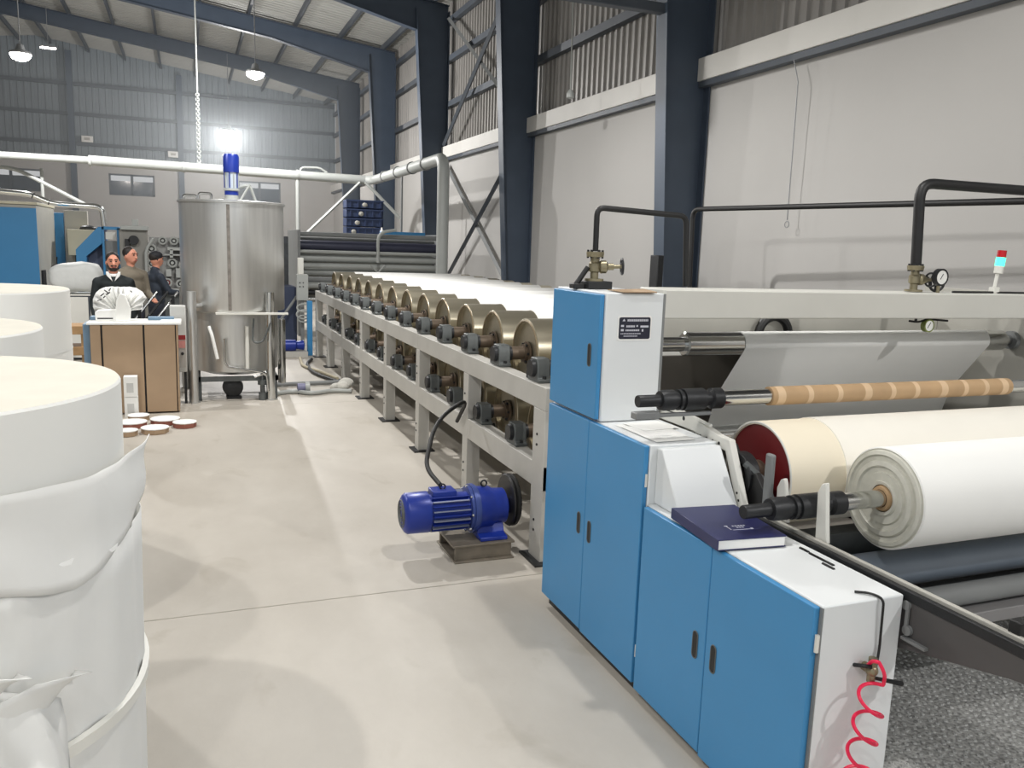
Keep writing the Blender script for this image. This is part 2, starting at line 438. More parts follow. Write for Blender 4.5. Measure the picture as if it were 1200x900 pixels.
def cyl_part(y, z):
    c = MB().lathe([(.03, CR-.03), (0, CR-.03), (0, CR-.004), (.004, CR), (2.43, CR), (2.44, CR-.004)], (2.36, y, z), (1,0,0), 56).build('drying_cylinder', CYLM, dr)
    MB().lathe([(0, CR-.028), (.012, CR-.03), (.012, .0)], (2.378, y, z), (1,0,0), 48, False).build('end_cover', CYLEND, c)
    MB().torus((2.362, y, z), (1,0,0), CR-.017, .012, 48, 8).build('rim', CYLRIM, c)
    mb = MB().lathe([(0, .05), (.1, .05), (.1, .065), (.125, .065), (.125, .085), (.14, .085)], (2.24, y, z), (1,0,0), 28)
    mb.build('journal', JOURN, c)
    mb = MB()
    for p in ring_pts((2.36, y, z), (1,0,0), .072, 6): hexbolt(mb, p, (-1,0,0), .01, .012)
    mb.build('flange_bolts', DARK, c)['kind'] = 'stuff'
    zb = z-CZ+1.17
    mb = MB().prism([(y-.1, zb+.001), (y+.1, zb+.001), (y+.1, zb+.025), (y+.075, zb+.03), (y+.07, zb+.12), (y+.05, zb+.16), (y-.05, zb+.16), (y-.07, zb+.12), (y-.075, zb+.03), (y-.1, zb+.025)], 'X', 2.125, 2.215)
    bh = mb.build('bearing_housing', DGREY, c, .006)
    mb = MB().lathe([(0, .03), (0, .055), (.02, .06), (.03, .06)], (2.098, y, zb+.09), (1,0,0), 24).lathe([(0, .05), (.03, .056)], (2.21, y, zb+.09), (1,0,0), 24)
    for sy in (-.085, .085): hexbolt(mb, (2.17, y+sy, zb+.025), (0,0,1), .012, .02)
    mb.box(2.14, 2.2, y+.078, y+.16, zb+.002, zb+.05)
    mb.build('bearing_cap', DARK, c)
    MB().cyl((2.2, y, zb+.09), (2.26, y, zb+.09), .045, n=20).build('collar', JOURN, c)
    # far side
    MB().cyl((4.79, y, z), (4.98, y, z), .05, n=20).build('journal', JOURN, c)
    MB().prism([(y-.09, zb), (y+.09, zb), (y+.09, zb+.03), (y+.06, zb+.15), (y-.06, zb+.15), (y-.09, zb+.03)], 'X', 4.93, 5.02).build('bearing_housing', DARK, c, .006)
    return c
def dup_part(o, dy):
    c = o.copy(); COL.objects.link(c); c.location.y += dy
    for ch in o.children:
        d = ch.copy(); COL.objects.link(d); d.parent = c
    return c
c0 = cyl_part(CY0, CZ)
for k in range(1, 14): dup_part(c0, CP*k)
LZ = CZ-1.17+.655
c1 = cyl_part(CY0+CP/2, LZ)
for k in range(1, 13): dup_part(c1, CP*k)
g0 = None
for k in range(13):
    y = CY0+CP*(k+.5)
    MB().cyl((2.22, y, 1.045), (4.92, y, 1.045), .032, n=16).build('guide_roller', CHROME, dr)
    B(2.212, 2.26, y-.04, y+.04, .99, 1.09).build('roller_bracket', DGREY, dr, .004)
# steam pipes and valves under the rail
for k in range(0, 13):
    y = CY0+CP*(k+.5)+.17
    mb = MB().tube(rpath([(2.24, y, .70), (2.24, y, .42), (2.6, y, .42)], .06), .022, 10)
    mb.cyl((2.24, y, .5), (2.24, y, .58), .04, n=12)
    mb.build('steam_pipe', DARK, dr)
MB().tube([(2.45, 4.9, .33), (2.45, 14.9, .33)], .045, 14).build('condensate_pipe', GREY, dr)
MB().tube([(2.62, 4.9, .22), (2.62, 14.9, .22)], .03, 12).build('condensate_pipe', DARK, dr)
# hand wheels on the far side frame
for k in range(0, 14):
    y = CY0+CP*k
    MB().torus((5.1, y, 1.36), (1,0,0), .1, .018, 24, 8).cyl((5.0, y, 1.3), (5.1, y, 1.36), .03, n=10).build('hand_wheel', BLACK, dr)

# paper web threaded over and under the cylinders
R = CR+.004
def web_profile():
    d = math.hypot(CP/2, CZ-LZ); ey, ez = (CP/2)/d, -(CZ-LZ)/d
    cs = 2*R/d; sn = math.sqrt(1-cs*cs); py, pz = -ez, ey
    ny, nz = cs*ey+sn*py, cs*ez+sn*pz
    a = math.atan2(nz, ny)                               # leaving angle on the upper cylinder (to the right, low)
    pts = []
    N = 22
    for k in range(13, -1, -1):
        y = CY0+CP*k
        for i in range(N+1):
            g = a + (math.pi-2*a)*i/N
            pts.append((y+R*math.cos(g), CZ+R*math.sin(g)))
        if k > 0:
            y = CY0+CP*(k-.5)
            for i in range(N+1):
                g = -a - (math.pi-2*a)*i/N
                pts.append((y+R*math.cos(g), LZ+R*math.sin(g)))
    return pts
P = web_profile()
vs = [(2.70, y, z) for y, z in P] + [(4.62, y, z) for y, z in P]; n = len(P)
ro = MB().add(vs, [(i, i+1, n+i+1, n+i) for i in range(n-1)]).build('paper_web', PAPER)
sd = ro.modifiers.new('thick', 'SOLIDIFY'); sd.thickness = .002; sd.offset = 0
tag(ro, 'white paper web threaded over and under the drying cylinders', 'paper')

# ------------------------------------------------------------------ drive motor beside the dryer
MY, MZ = 5.12, .30
mt = thing('gear_motor', 'blue finned gear motor on a steel base beside the dryer', 'motor', (1.65, MY, 0))
fan = MB().lathe([(0, .0), (0, .1), (.015, .125), (.03, .135), (.17, .137)], (1.265, MY, MZ), (1,0,0), 32, False).build('fan_cover', MBLUE, mt)
mb = MB()
for rr in (.03, .05, .07, .09): mb.torus((1.263, MY, MZ), (1,0,0), rr, .004, 28, 6)
mb.build('grille', DGREY, fan)
MB().cyl((1.43, MY, MZ), (1.72, MY, MZ), .115, n=32).build('stator', MBLUE, mt)
for k in range(26):
    g = 2*math.pi*k/26
    if math.sin(g) > .93: continue
    m = MB().box(1.45, 1.70, -.004, .004, .11, .138)
    m.xf(Matrix.Translation((0, MY, MZ)) @ Matrix.Rotation(g-math.pi/2, 4, 'X')).build('fin', MBLUE if k % 2 else mat('fin_grey', (140,146,168), .4, .2), mt)
B(1.46, 1.62, MY-.07, MY+.07, MZ+.11, MZ+.148).build('terminal_box', MBLUE, mt, .006)
MB().torus((1.54, MY, MZ+.163), (0,1,0), .018, .005, 20, 8).build('lifting_eye', DARK, mt)
mb = MB().lathe([(0, .15), (.02, .15), (.02, .165), (.045, .165), (.045, .155), (.06, .155)], (1.71, MY, MZ), (1,0,0), 36)
fl_ = mb.build('flange', mat('flange_blue', (66,84,150), .35, .3), mt)
mb = MB()
for p in ring_pts((1.712, MY, MZ), (1,0,0), .155, 8): hexbolt(mb, p, (-1,0,0), .009, .012)
mb.build('bolts', CHROME, fl_)['kind'] = 'stuff'
MB().lathe([(0, .145), (.1, .14), (.12, .125), (.2, .12), (.2, .06), (.26, .05)], (1.77, MY, MZ), (1,0,0), 32).build('gearbox', MBLUE, mt)
MB().torus((1.83, MY, MZ+.165), (0,1,0), .02, .006, 20, 8).build('lifting_eye', DARK, mt)
MB().prism([(MY-.17, .115), (MY+.17, .115), (MY+.17, .14), (MY+.1, .15), (MY+.07, .22), (MY-.07, .22), (MY-.1, .15), (MY-.17, .14)], 'X', 1.76, 1.95).build('foot', MBLUE, mt, .005)
MB().lathe([(0, .08), (0, .17), (.01, .18), (.02, .165), (.03, .18), (.045, .18), (.055, .17), (.055, .05)], (2.0, MY+.02, .33), (1,0,0), 40).build('pulley', BLACK, mt)
mb = MB().box(1.56, 1.99, MY-.2, MY+.2, .10, .114).box(1.58, 1.97, MY-.19, MY-.16, .01, .10).box(1.58, 1.97, MY+.16, MY+.19, .01, .10).box(1.57, 1.98, MY-.22, MY+.22, 0, .01)
mb.build('base', mat('base_steel', (128,120,108), .55, .4, .2, 10), mt, .003)
(MB().tube(rpath([(1.54, MY+.05, .46), (1.5, MY+.3, .52), (1.7, MY+.75, .75), (2.06, MY+1.05, .86), (2.06, MY+1.35, .6)], .25), .016, 10).build('motor_cable', BLACK, mt))

# ------------------------------------------------------------------ winder cabinets
def oval(y, z, x, h=.115, w=.034):
    p = []
    for i in range(9):
        g = math.pi*i/8; p.append((y+w/2*math.cos(g), z+h/2-w/2+w/2*math.sin(g)))
    for i in range(9):
        g = math.pi+math.pi*i/8; p.append((y+w/2*math.cos(g), z-h/2+w/2+w/2*math.sin(g)))
    return p
def door(parent, y0, y1, z0, z1, hy, hz, hinge):
    d = B(1.876, 1.9, y0, y1, z0, z1).build('door', BLUE, parent, .004)
    o = oval(hy, hz, 0)
    MB().prism(o, 'X', 1.8745, 1.877).build('handle', BLACK, d)
    q = [Vector((1.8745, a, b)) for a, b in o]
    MB().tube(q, .0025, 6, True).build('handle_rim', DGREY, d)
    mb = MB()
    for z in (z0+.14*(z1-z0), z0+.86*(z1-z0)): mb.cyl((1.893, hinge, z-.03), (1.893, hinge, z+.03), .008, n=10)
    mb.build('hinge', CREAMW, d)
    return d
c = thing('tall_cabinet', 'tall blue two-door machine cabinet with white body', 'cabinet', (1.9, 3.66, 0))
B(1.902, 2.25, 3.128, 4.2, .07, 1.196).build('body', WHITE, c, .004)
B(1.92, 2.24, 3.15, 4.18, 0, .07).build('plinth', DARK, c)
door(c, 3.694, 4.197, .068, 1.193, 3.755, .636, 4.19); door(c, 3.135, 3.690, .06, 1.193, 3.632, .626, 3.139)
c = thing('upper_cabinet', 'small blue single-door cabinet stacked on the tall cabinet', 'cabinet', (1.9, 3.9, 1.2))
B(1.902, 2.23, 3.622, 4.2, 1.2, 1.842).build('body', WHITE, c, .005)
door(c, 3.635, 4.197, 1.21, 1.832, 3.725, 1.525, 4.198)
B(2.222, 2.236, 3.6205, 3.6225, 1.2, 1.84).build('seam_strip', GREY, c)
c = thing('low_cabinet', 'low blue two-door cabinet with white end panel and red hose', 'cabinet', (1.9, 2.56, 0))
B(1.902, 2.245, 2.0, 3.124, .05, .926).build('body', WHITE, c, .006)
B(1.92, 2.23, 2.05, 3.1, 0, .05).build('plinth', DARK, c)
B(1.899, 1.904, 1.999, 3.124, .05, .92).build('edge_strip', GREY, c)
door(c, 2.587, 3.112, .045, .921, 2.652, .485, 3.11); door(c, 2.012, 2.583, .035, .921, 2.527, .483, 2.006)
mb = MB()
for a, b in (((2.2, 2.47, .9265), (2.2, 2.42, .9265)), ((2.195, 2.41, .9265), (2.195, 2.28, .9265)), ((2.17, 2.31, .9265), (2.17, 2.25, .9265))): mb.tube([a, b], .006, 6)
mb.build('slot', BLACK, c)

# name plate: black with pale print lines
np_ = thing('name_plate', 'small black machine name plate with white print on white panel', 'plate', (2.066, 3.62, 1.67))
x0, x1, z0, z1 = 1.977, 2.153, 1.616, 1.724
def rrect(x0, x1, z0, z1, r):
    p = []
    for cx, cz, a0 in ((x1-r, z1-r, 0), (x0+r, z1-r, 90), (x0+r, z0+r, 180), (x1-r, z0+r, 270)):
        for i in range(5):
            g = math.radians(a0+i*22.5); p.append((cx+r*math.cos(g), cz+r*math.sin(g)))
    return p
MB().prism(rrect(x0-.008, x1+.008, z0-.008, z1+.008, .012), 'Y', 3.6185, 3.6215).build('border', PAPER, np_)
MB().prism(rrect(x0, x1, z0, z1, .01), 'Y', 3.617, 3.6185).build('plate_face', mat('plate_black', (34,36,52), .35), np_)
mb = MB(); w = x1-x0; h = z1-z0
def bar(u0, u1, v0, v1): mb.box(x0+u0*w, x0+u1*w, 3.6162, 3.617, z1-v1*h, z1-v0*h)
for k in range(14): bar(.26+k*.048, .26+k*.048+.034, .09, .19)
for k in range(7): bar(.23+k*.04, .23+k*.04+.03, .37, .46)
bar(.55, .6, .36, .44); bar(.68, .94, .38, .47); bar(.06, .15, .35, .44); bar(.06, .15, .54, .64); 
for k in range(10): bar(.21+k*.045, .21+k*.045+.03, .56, .64)
for k in range(13): bar(.06+k*.05, .06+k*.05+.03, .73, .78)
for k in range(9): bar(.16+k*.05, .16+k*.05+.03, .84, .89)
bar(.73, .78, .55, .66)
mb.prism([(x0+.1*w, z1-.18*h), (x0+.19*w, z1-.18*h), (x0+.15*w, z1-.07*h)], 'Y', 3.6162, 3.617)
mb.build('print', mat('plate_print', (205,205,215), .5), np_)

# console hood on the low cabinet
cn = thing('console_hood', 'white sloping console hood above the low cabinet', 'cover', (2.08, 3.02, .93))
MB().prism([(3.126, .928), (3.126, 1.185), (3.085, 1.188), (2.925, .945), (2.925, .928)], 'X', 1.935, 2.243).build('shell', WHITE, cn, .006)
# white swing arm with holes
ar = thing('swing_arm', 'white bent steel arm with small holes beside the console', 'bracket', (2.28, 3.1, .93))
MB().prism([(3.72, 1.2), (3.7, 1.275), (3.62, 1.285), (3.32, 1.262), (3.13, 1.225), (3.045, 1.222), (2.9, .93), (2.955, .93), (3.07, 1.165), (3.14, 1.17), (3.33, 1.2)], 'X', 2.256, 2.29).build('plate', CREAMW, ar, .004)
mb = MB()
for y in (3.32, 3.27, 3.22, 3.17, 3.12): mb.cyl((2.2545, y, 1.19), (2.257, y, 1.19), .008, n=10)
for y, z in ((2.96, 1.0), (2.945, .97)): mb.cyl((2.2545, y, z), (2.257, y, z), .006, n=10)
mb.cyl((2.2545, 3.42, 1.245), (2.257, 3.42, 1.245), .011, n=10).box(2.2545, 2.257, 3.47, 3.6, 1.252, 1.258)
mb.build('holes', BLACK, ar)['kind'] = 'stuff'
MB().tube([(2.262, 3.6, 1.285), (2.262, 3.2, 1.255)], .008, 8).build('rod', CREAMW, ar)

# beam across the winder
bm_ = thing('cross_beam', 'pale grey beam spanning the winder at cabinet top height', 'beam', (3.6, 3.76, 1.715))
B(2.231, 5.124, 3.621, 3.88, 1.716, 1.862).build('beam_body', mat('beam_grey', (206,205,198), .45, 0, .03), bm_, .006)
# back beam and side frame
sf = thing('winder_side_frame', 'grey plate side frame at the far end of the winder', 'frame', (4.97, 4.0, 0))
MB().prism([(2.3, 0), (4.7, 0), (4.7, 1.86), (3.6, 1.86), (3.6, 1.35), (2.6, 1.25), (2.3, .9)], 'X', 5.125, 5.16).build('side_plate', LGREY, sf, .004)
for y, z in ((3.94, 1.545), (4.2, .93), (3.2, 1.385)): MB().cyl((5.09, y, z), (5.124, y, z), .06, n=20).build('bearing', GREY, sf)
rb = thing('rear_crossbar', 'grey hollow crossbar behind the top guide roller', 'beam', (3.6, 4.6, 1.6))
B(2.26, 5.124, 4.55, 4.7, 1.42, 1.66).build('bar', LGREY, rb, .006)
MB().torus((3.62, 4.5, 1.53), (0,1,0), .12, .03, 32, 10).build('wheel_rim', BLACK, rb)
dk = thing('inner_panel', 'dark grey inner panel behind the hanging paper', 'panel', (3.5, 4.45, 0))
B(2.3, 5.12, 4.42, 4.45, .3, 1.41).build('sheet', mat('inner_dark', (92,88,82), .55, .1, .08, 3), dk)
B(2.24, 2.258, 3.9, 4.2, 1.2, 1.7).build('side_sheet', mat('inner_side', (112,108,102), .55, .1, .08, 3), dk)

# top guide roller with paper running over it
RY, RZ, RR = 3.94, 1.545, .067
gr = thing('guide_roller', 'polished steel guide roller carrying paper under the beam', 'roller', (3.6, RY, RZ))
MB().lathe([(0, .04), (.3, .04), (.3, RR-.008), (.308, RR), (2.74, RR), (2.748, RR-.008), (2.748, .035), (2.82, .035)], (2.262, RY, RZ), (1,0,0), 40).build('roller_body', CHROME, gr)
MB().lathe([(0, .05), (.045, .05)], (2.28, RY, RZ), (1,0,0), 24).build('collar', DARK, gr)
pw = []
for i in range(15):
    g = math.radians(98+(200-98)*i/14); pw.append((RY+(RR+.003)*math.cos(g), RZ+(RR+.003)*math.sin(g)))
prof = [(4.4, 1.545)] + pw + [(4.12, 1.2), (4.2, .95)]
# over the roller from behind and down to the inner rollers
n = len(prof); vs = [(2.93, y, z) for y, z in prof] + [(4.83, y, z) for y, z in prof]
o = MB().add(vs, [(i, i+1, n+i+1, n+i) for i in range(n-1)]).build('hanging_web', PAPER)
sd = o.modifiers.new('thick', 'SOLIDIFY'); sd.thickness = .0025; sd.offset = 0
tag(o, 'white paper sheet hanging over the top guide roller', 'paper')
for (y, z, r, nm) in ((4.2, .93, .08, 'lower steel guide roller half hidden behind the cream drum'),):
    tag(MB().cyl((2.3, y, z), (4.95, y, z), r, n=32).build('guide_roller', CHROME), nm, 'roller')

# winding shafts
def shaft(x0, xb, x1, y, z, r, label):
    t = thing('winding_shaft', label, 'shaft', (x0, y, z))
    L = xb-x0
    MB().lathe([(0, r*.62), (.004, r*.66), (L*.26, r*.66), (L*.26, r*1.02), (L*.3, r*1.12), (L*.42, r*1.12), (L*.42, r*.9), (L*.47, r*.9), (L*.47, r*1.15), (L*.50, r*1.15), (L*.50, r*.95), (L*.53, r*.95), (L*.53, r*1.2), (L*.78, r*1.2), (L*.80, r*.8), (L*.86, r*.8), (L*.88, r*1.15), (L, r*1.15)], (x0, y, z), (1,0,0), 32).build('chuck', DARK, t)
    MB().cyl((xb, y, z), (x1, y, z), r*.86, n=32).build('bar', CHROME, t)
    return t
shaft(1.862, 2.3, 4.9, 3.2, 1.385, .042, 'upper winding shaft through the kraft core tube')
co = thing('core_tube', 'brown kraft core tube with pale spiral seams on the upper shaft', 'tube', (3.36, 3.2, 1.385))
MB().lathe([(0, .037), (0, .045), (1.585, .045), (1.585, .037)], (2.574, 3.2, 1.385), (1,0,0), 36).build('tube_wall', KRAFT, co)
for k, x in enumerate((2.60, 2.78, 2.96, 3.13, 3.3, 3.46, 3.64, 3.8, 3.95, 4.08)):
    w = .03 if k % 3 else .045
    MB().lathe([(0, .0455), (w, .0455)], (x, 3.2, 1.385), (1, 0, 0), 36, False).build('tape_band', KRAFTL, co)
MB().box(1.845, 1.97, 3.175, 3.225, 1.305, 1.336).box(1.97, 2.256, 3.19, 3.215, 1.308, 1.325).build('shaft_rest', GREY, None, .004)
tag(bpy.data.objects['shaft_rest'], 'grey bracket under the tip of the upper shaft', 'bracket')

# big cream drum
DY, DZ, DR = 3.04, 1.06, .239
dm = thing('winding_drum', 'large cream wound drum with dark red end disc', 'drum', (3.5, DY, DZ))
MB().lathe([(.02, DR-.014), (0, DR-.014), (0, DR), (.3, DR)], (2.42, DY, DZ), (1,0,0), 64, False).build('uncovered_band', CREAMP, dm)
MB().lathe([(.3, DR), (.302, DR+.004), (2.3, DR+.004), (2.3, DR-.02)], (2.42, DY, DZ), (1,0,0), 64).build('paper_wrap', mat('warm_white_paper', (238,234,224), .7, 0, .02), dm)
MB().lathe([(0, 0), (0, DR-.012)], (2.432, DY, DZ), (1,0,0), 48, False).build('end_disc', REDD, dm)
MB().torus((2.421, DY, DZ), (1,0,0), DR-.006, .006, 64, 6).build('rim', CREAMW, dm)
MB().lathe([(0, .035), (.1, .035), (.1, .06), (.16, .06)], (2.28, DY, DZ), (1,0,0), 24).build('journal', JOURN, dm)
# clamp behind arm
cl = thing('drum_clamp', 'dark curved bearing clamp at the end of the drum', 'clamp', (2.33, 3.04, .93))
pp = [(DY+.105*math.cos(math.radians(g)), DZ+.105*math.sin(math.radians(g))) for g in range(40, 221, 12)] + [(DY+.07*math.cos(math.radians(g)), DZ+.07*math.sin(math.radians(g))) for g in range(220, 39, -12)]
MB().prism(pp, 'X', 2.30, 2.36).build('jaw', DARK, cl, .004)
MB().prism([(2.86, .935), (3.06, .935), (3.16, 1.16), (3.1, 1.19), (2.98, 1.05), (2.92, 1.1), (2.86, 1.04)], 'X', 2.315, 2.345).build('base_block', BLACK, cl, .004)
MB().tube([(2.3, 2.98, 1.13), (2.37, 2.9, 1.05), (2.37, 2.86, .97)], .016, 8).build('spring', DGREY, cl)
tag(B(2.30, 2.325, 2.8, 2.845, .935, 1.21).build('support_post', GREY, None, .008), 'grey upright flat bar in front of the red disc', 'post')
for (y0, y1, zt, lb, tn) in ((2.455, 2.52, 1.175, 'white fin plate holding the front winding shaft', 2.315), (2.71, 2.78, 1.12, 'small white hooked plate between post and fin', 2.33)):
    tag(MB().prism([(y0, .935), (y1, .935), (y1+.01, zt-.05), (y1-.01, zt-.01), (y1-.03, zt), (y0+.03, zt-.02), (y0+.01, 1.0)], 'X', tn, tn+.02).build('fin_plate', CREAMW, None, .004), lb, 'plate')

# front paper roll
FYr, FZr, FRr = 2.575, 1.056, .216
rl = thing('paper_roll', 'white paper roll on the front shaft with layered end', 'paper roll', (3.5, FYr, FZr))
pr = [(0, .058)]
for rr, dd in ((.072, -.006), (.076, .006), (.108, .0), (.112, .01), (.133, .006), (.138, -.006), (.158, -.004), (.163, .009), (.18, .006), (.185, -.004), (.2, .0), (.204, .009), (.21, .008)): pr.append((dd, rr))
MB().lathe(pr+[(.012, FRr-.002)], (2.70, FYr, FZr), (1,0,0), 72, False).build('layered_end', mat('layered_end_paper', (208,207,196), .75, 0, .05, 30), rl)
MB().lathe([(.006, FRr-.006), (.01, FRr), (2.0, FRr), (2.0, .05)], (2.70, FYr, FZr), (1,0,0), 72, False).build('wound_paper', PAPER, rl)
MB().lathe([(.03, .038), (-.01, .038), (-.01, .05), (.01, .058), (.03, .058)], (2.70, FYr, FZr), (1,0,0), 40, False).build('core', KRAFT, rl)
shaft(1.998, 2.48, 4.9, FYr, FZr, .042, 'front winding shaft through the white paper roll')

# rails and bed of the winder
ra = thing('side_rail', 'dark steel side rail running forward from the low cabinet', 'rail', (2.29, 2.2, .7))
B(2.262, 2.285, 1.2, 2.95, .90, .935).build('rail_bar', DARK, ra, .003)
B(2.29, 2.31, 1.2, 2.95, .88, .945).build('rail_lip', LGREY, ra, .003)
MB().prism([(2.9, .9), (1.2, .9), (1.2, .88), (1.6, .82), (2.06, .71), (2.9, .55)], 'X', 2.268, 2.28).build('side_web', mat('rail_web_grey', (84,82,82), .5, .2, .06), ra)
mb = MB().cyl((2.255, 2.0, .885), (2.268, 2.0, .885), .016, n=16).cyl((2.255, 1.985, .80), (2.268, 1.985, .80), .018, n=16).box(2.257, 2.264, 1.985, 1.998, .80, .885).box(2.25, 2.268, 1.9, 2.0, .765, .775)
mb.build('link_lever', GREY, ra)
B(2.3, 2.34, 1.62, 1.66, .93, .985).build('stop_block', BLACK, ra, .004)
bd = thing('winder_bed', 'dark steel bed with rollers below the front paper roll', 'bed', (3.6, 2.9, 0))
B(2.30, 4.96, 2.50, 3.3, .44, .5).build('bed_plate', mat('bed_grey', (140,138,138), .5, .1, .06), bd, .004)
B(2.30, 4.96, 2.9, 3.0, .5, .78).build('back_plate', DGREY, bd, .004)
MB().cyl((2.31, 2.76, .64), (4.95, 2.76, .64), .085, n=32).build('lower_roller', mat('steel_blue_roller', (132,142,154), .4, .2), bd)
MB().cyl((2.31, 2.58, .56), (4.95, 2.58, .56), .05, n=28).build('lower_roller', GREY, bd)
for x in (2.31, 4.9): B(x, x+.05, 2.52, 3.28, 0, .44).build('bed_leg', DARK, bd)

# things on the cabinets
bk = thing('book', 'navy blue hardcover book lying on the low cabinet', 'book', (2.03, 2.72, .93))
Mx = Matrix.Translation((2.025, 2.706, .929)) @ Matrix.Rotation(math.radians(-6), 4, 'Z')
MB().box(-.148, .148, -.2, .2, .001, .004).box(-.148, .148, -.2, .2, .041, .045).box(-.151, -.147, -.2, .2, .001, .045).xf(Mx).build('cover', NAVY, bk, .001)
MB().box(-.146, .142, -.196, .196, .0045, .0405).xf(Mx).build('pages', PAPER, bk)
mb = MB()
mb.box(-.03, .05, -.105, -.101, .0452, .0456).box(-.045, -.03, -.06, -.052, .0452, .0456).box(.05, .06, -.105, -.09, .0452, .0456).box(-.04, -.036, -.1, -.06, .0452, .0456)
for k in range(5): mb.box(-.012+k*.012, -.004+k*.012, -.065, -.055, .0452, .0456)
for k in range(3): mb.box(-.002+k*.012, .006+k*.012, -.083, -.074, .0452, .0456)
mb.xf(Mx).build('cover_print', mat('silver_print', (190,192,205), .4), bk)
pb = thing('paper_sheets', 'loose white printed sheets on top of the tall cabinet', 'papers', (2.08, 3.38, 1.2))
for k, (a, dx, dy) in enumerate(((3, 0, .04), (-4, .012, -.02), (1, -.005, -.03), (8, .05, .12))):
    MB().box(-.105, .105, -.16 if k < 3 else -.09, .16 if k < 3 else .09, .0, .0008).xf(Matrix.Translation((2.06+dx, 3.36+dy, 1.1975+.0015*k)) @ Matrix.Rotation(math.radians(a), 4, 'Z')).build('sheet', PAPER, pb)
mb = MB()
for k in range(14):
    mb.box(-.08, -.08+random.uniform(.06, .15), .12-k*.018, .1215-k*.018, .0, .0003)
mb.xf(Matrix.Translation((2.055, 3.33, 1.2027)) @ Matrix.Rotation(math.radians(1), 4, 'Z')).build('print', mat('grey_print', (222,222,224), .8), pb)
tag(MB().add([(1.98, 3.6, 1.846), (2.17, 3.6, 1.846), (2.2, 3.78, 1.85), (2.0, 3.8, 1.846), (1.98, 3.6, 1.85), (2.17, 3.6, 1.852), (2.2, 3.78, 1.857), (2.0, 3.8, 1.85)], [(0,1,2,3),(4,5,6,7),(0,1,5,4),(1,2,6,5),(2,3,7,6),(3,0,4,7)]).build('cardboard_piece', CARTON), 'flat brown cardboard piece on the small blue cabinet', 'cardboard')

# red coil hose with valve and cable on the cabinet end
hs = thing('coil_hose', 'red coiled air hose hanging on the low cabinet end', 'hose', (2.05, 1.95, .1))
pts = [(2.085, 1.975, .70), (2.082, 1.95, .735), (2.085, 1.93, .74)]
for i in range(0, 12):
    g = i/11; pts.append((2.09+.03*g, 1.93-.012*math.sin(g*3), .738-.07*g))
for i in range(150):
    g = 2*math.pi*i/24+.3; z = .66-.098*i/24
    ax = 2.07-.07*(i/150); pts.append((ax+.052*math.cos(g), 1.93+.03*math.sin(g)-.01, z-.02*math.cos(g+.8)))
MB().tube(rpath(pts, .02, 2), .0062, 8).build('coil', PINK, hs)
vb = thing('air_valve', 'small brass air valve with black lever on cabinet end', 'valve', (2.1, 1.98, .69))
MB().cyl((2.1, 2.0, .69), (2.1, 1.955, .69), .016, n=16).cyl((2.1, 1.965, .65), (2.1, 1.965, .735), .014, n=16).ell((2.1, 1.965, .69), .021).build('valve_body', BRASS, vb)
MB().cap((2.11, 1.955, .665), (2.205, 1.935, .64), .006, .009).build('lever', BLACK, vb)
MB().tube(rpath([(2.055, 1.999, .70), (2.06, 1.96, .715), (2.085, 1.955, .71)], .02), .007, 8).build('hook', DARK, vb)
tag(MB().tube(rpath([(2.085, 2.06, .9315), (2.125, 2.03, .934), (2.14, 1.985, .93), (2.15, 1.99, .74), (2.12, 1.97, .68)], .03), .0045, 8).build('air_cable', BLACK), 'thin black cable bent over the low cabinet edge', 'cable')

# ------------------------------------------------------------------ steam valves, gauges, black pipes
def valve(x, y, z, label, wheel_dir, sc=1.):
    t = thing('steam_valve', label, 'valve', (x, y, z))
    MB().lathe([(0, .05), (.012, .05), (.012, .022), (.045, .022), (.05, .032), (.09, .032), (.1, .024), (.125, .024), (.125, .045), (.135, .045), (.139, .047), (.152, .047)], (x, y, z), (0,0,1), 24).build('valve_body', BRASS, t)
    mb = MB()
    for p in ring_pts((x, y, z+.118), (0,0,1), .038, 6): mb.cyl(p, p+Vector((0,0,.044)), .006, n=6)
    mb.build('bolts', DARK, t)['kind'] = 'stuff'
    d = Vector(wheel_dir).normalized(); p = Vector((x, y, z+.072))
    b = MB().lathe([(.02, .02), (.03, .034), (.06, .034), (.07, .018), (.1, .018), (.1, .01), (.155, .01)], p, d, 20).build('bonnet', BRASS, t)
    mb = MB().torus(p+d*.145, d, .04, .006, 24, 8)
    for q in ring_pts(p+d*.145, d, .038, 5): mb.tube([p+d*.145, q], .0045, 6)
    mb.build('hand_wheel', DARK, t)
    return t
b = valve(2.005, 3.97, 1.885, 'brass steam valve with hand wheel on the small blue cabinet', (1, -.35, .05))
B(1.95, 2.09, 3.92, 4.03, 1.843, 1.884).build('block', DARK, b, .004)
MB().cyl((1.97, 3.98, 1.955), (1.905, 3.98, 1.865), .014, n=12).build('strut', BLACK, b)
B(1.88, 1.945, 3.95, 4.01, 1.843, 1.87).build('foot', BLACK, b, .004)
tag(MB().tube(rpath([(2.005, 3.97, 2.04), (2.003, 3.97, 2.265), (2.56, 3.99, 2.245), (2.585, 3.99, 1.864)], .045), .0155, 14).build('steam_pipe', BLACK), 'thin black pipe arching from the cabinet valve to the beam', 'pipe')
tag(MB().tube(rpath([(5.52, 8.42, 1.2), (5.55, 8.52, 2.55), (5.9, 4.59, 2.515), (6.05, 2.6, 2.49)], .12), .028, 14).build('wall_pipe', BLACK), 'long thin black pipe running along the grey wall', 'pipe')
PX, PY = 4.0, 3.75
v2 = valve(PX, PY, 1.866, 'brass steam valve with pressure gauge on the cross beam', (1, .1, -.02))
tag(MB().tube(rpath([(PX, PY, 2.02), (3.965, PY, 2.49), (5.6, PY, 2.495)], .1), .03, 16).build('steam_pipe', BLACK), 'thick black pipe rising from the beam and turning right', 'pipe')
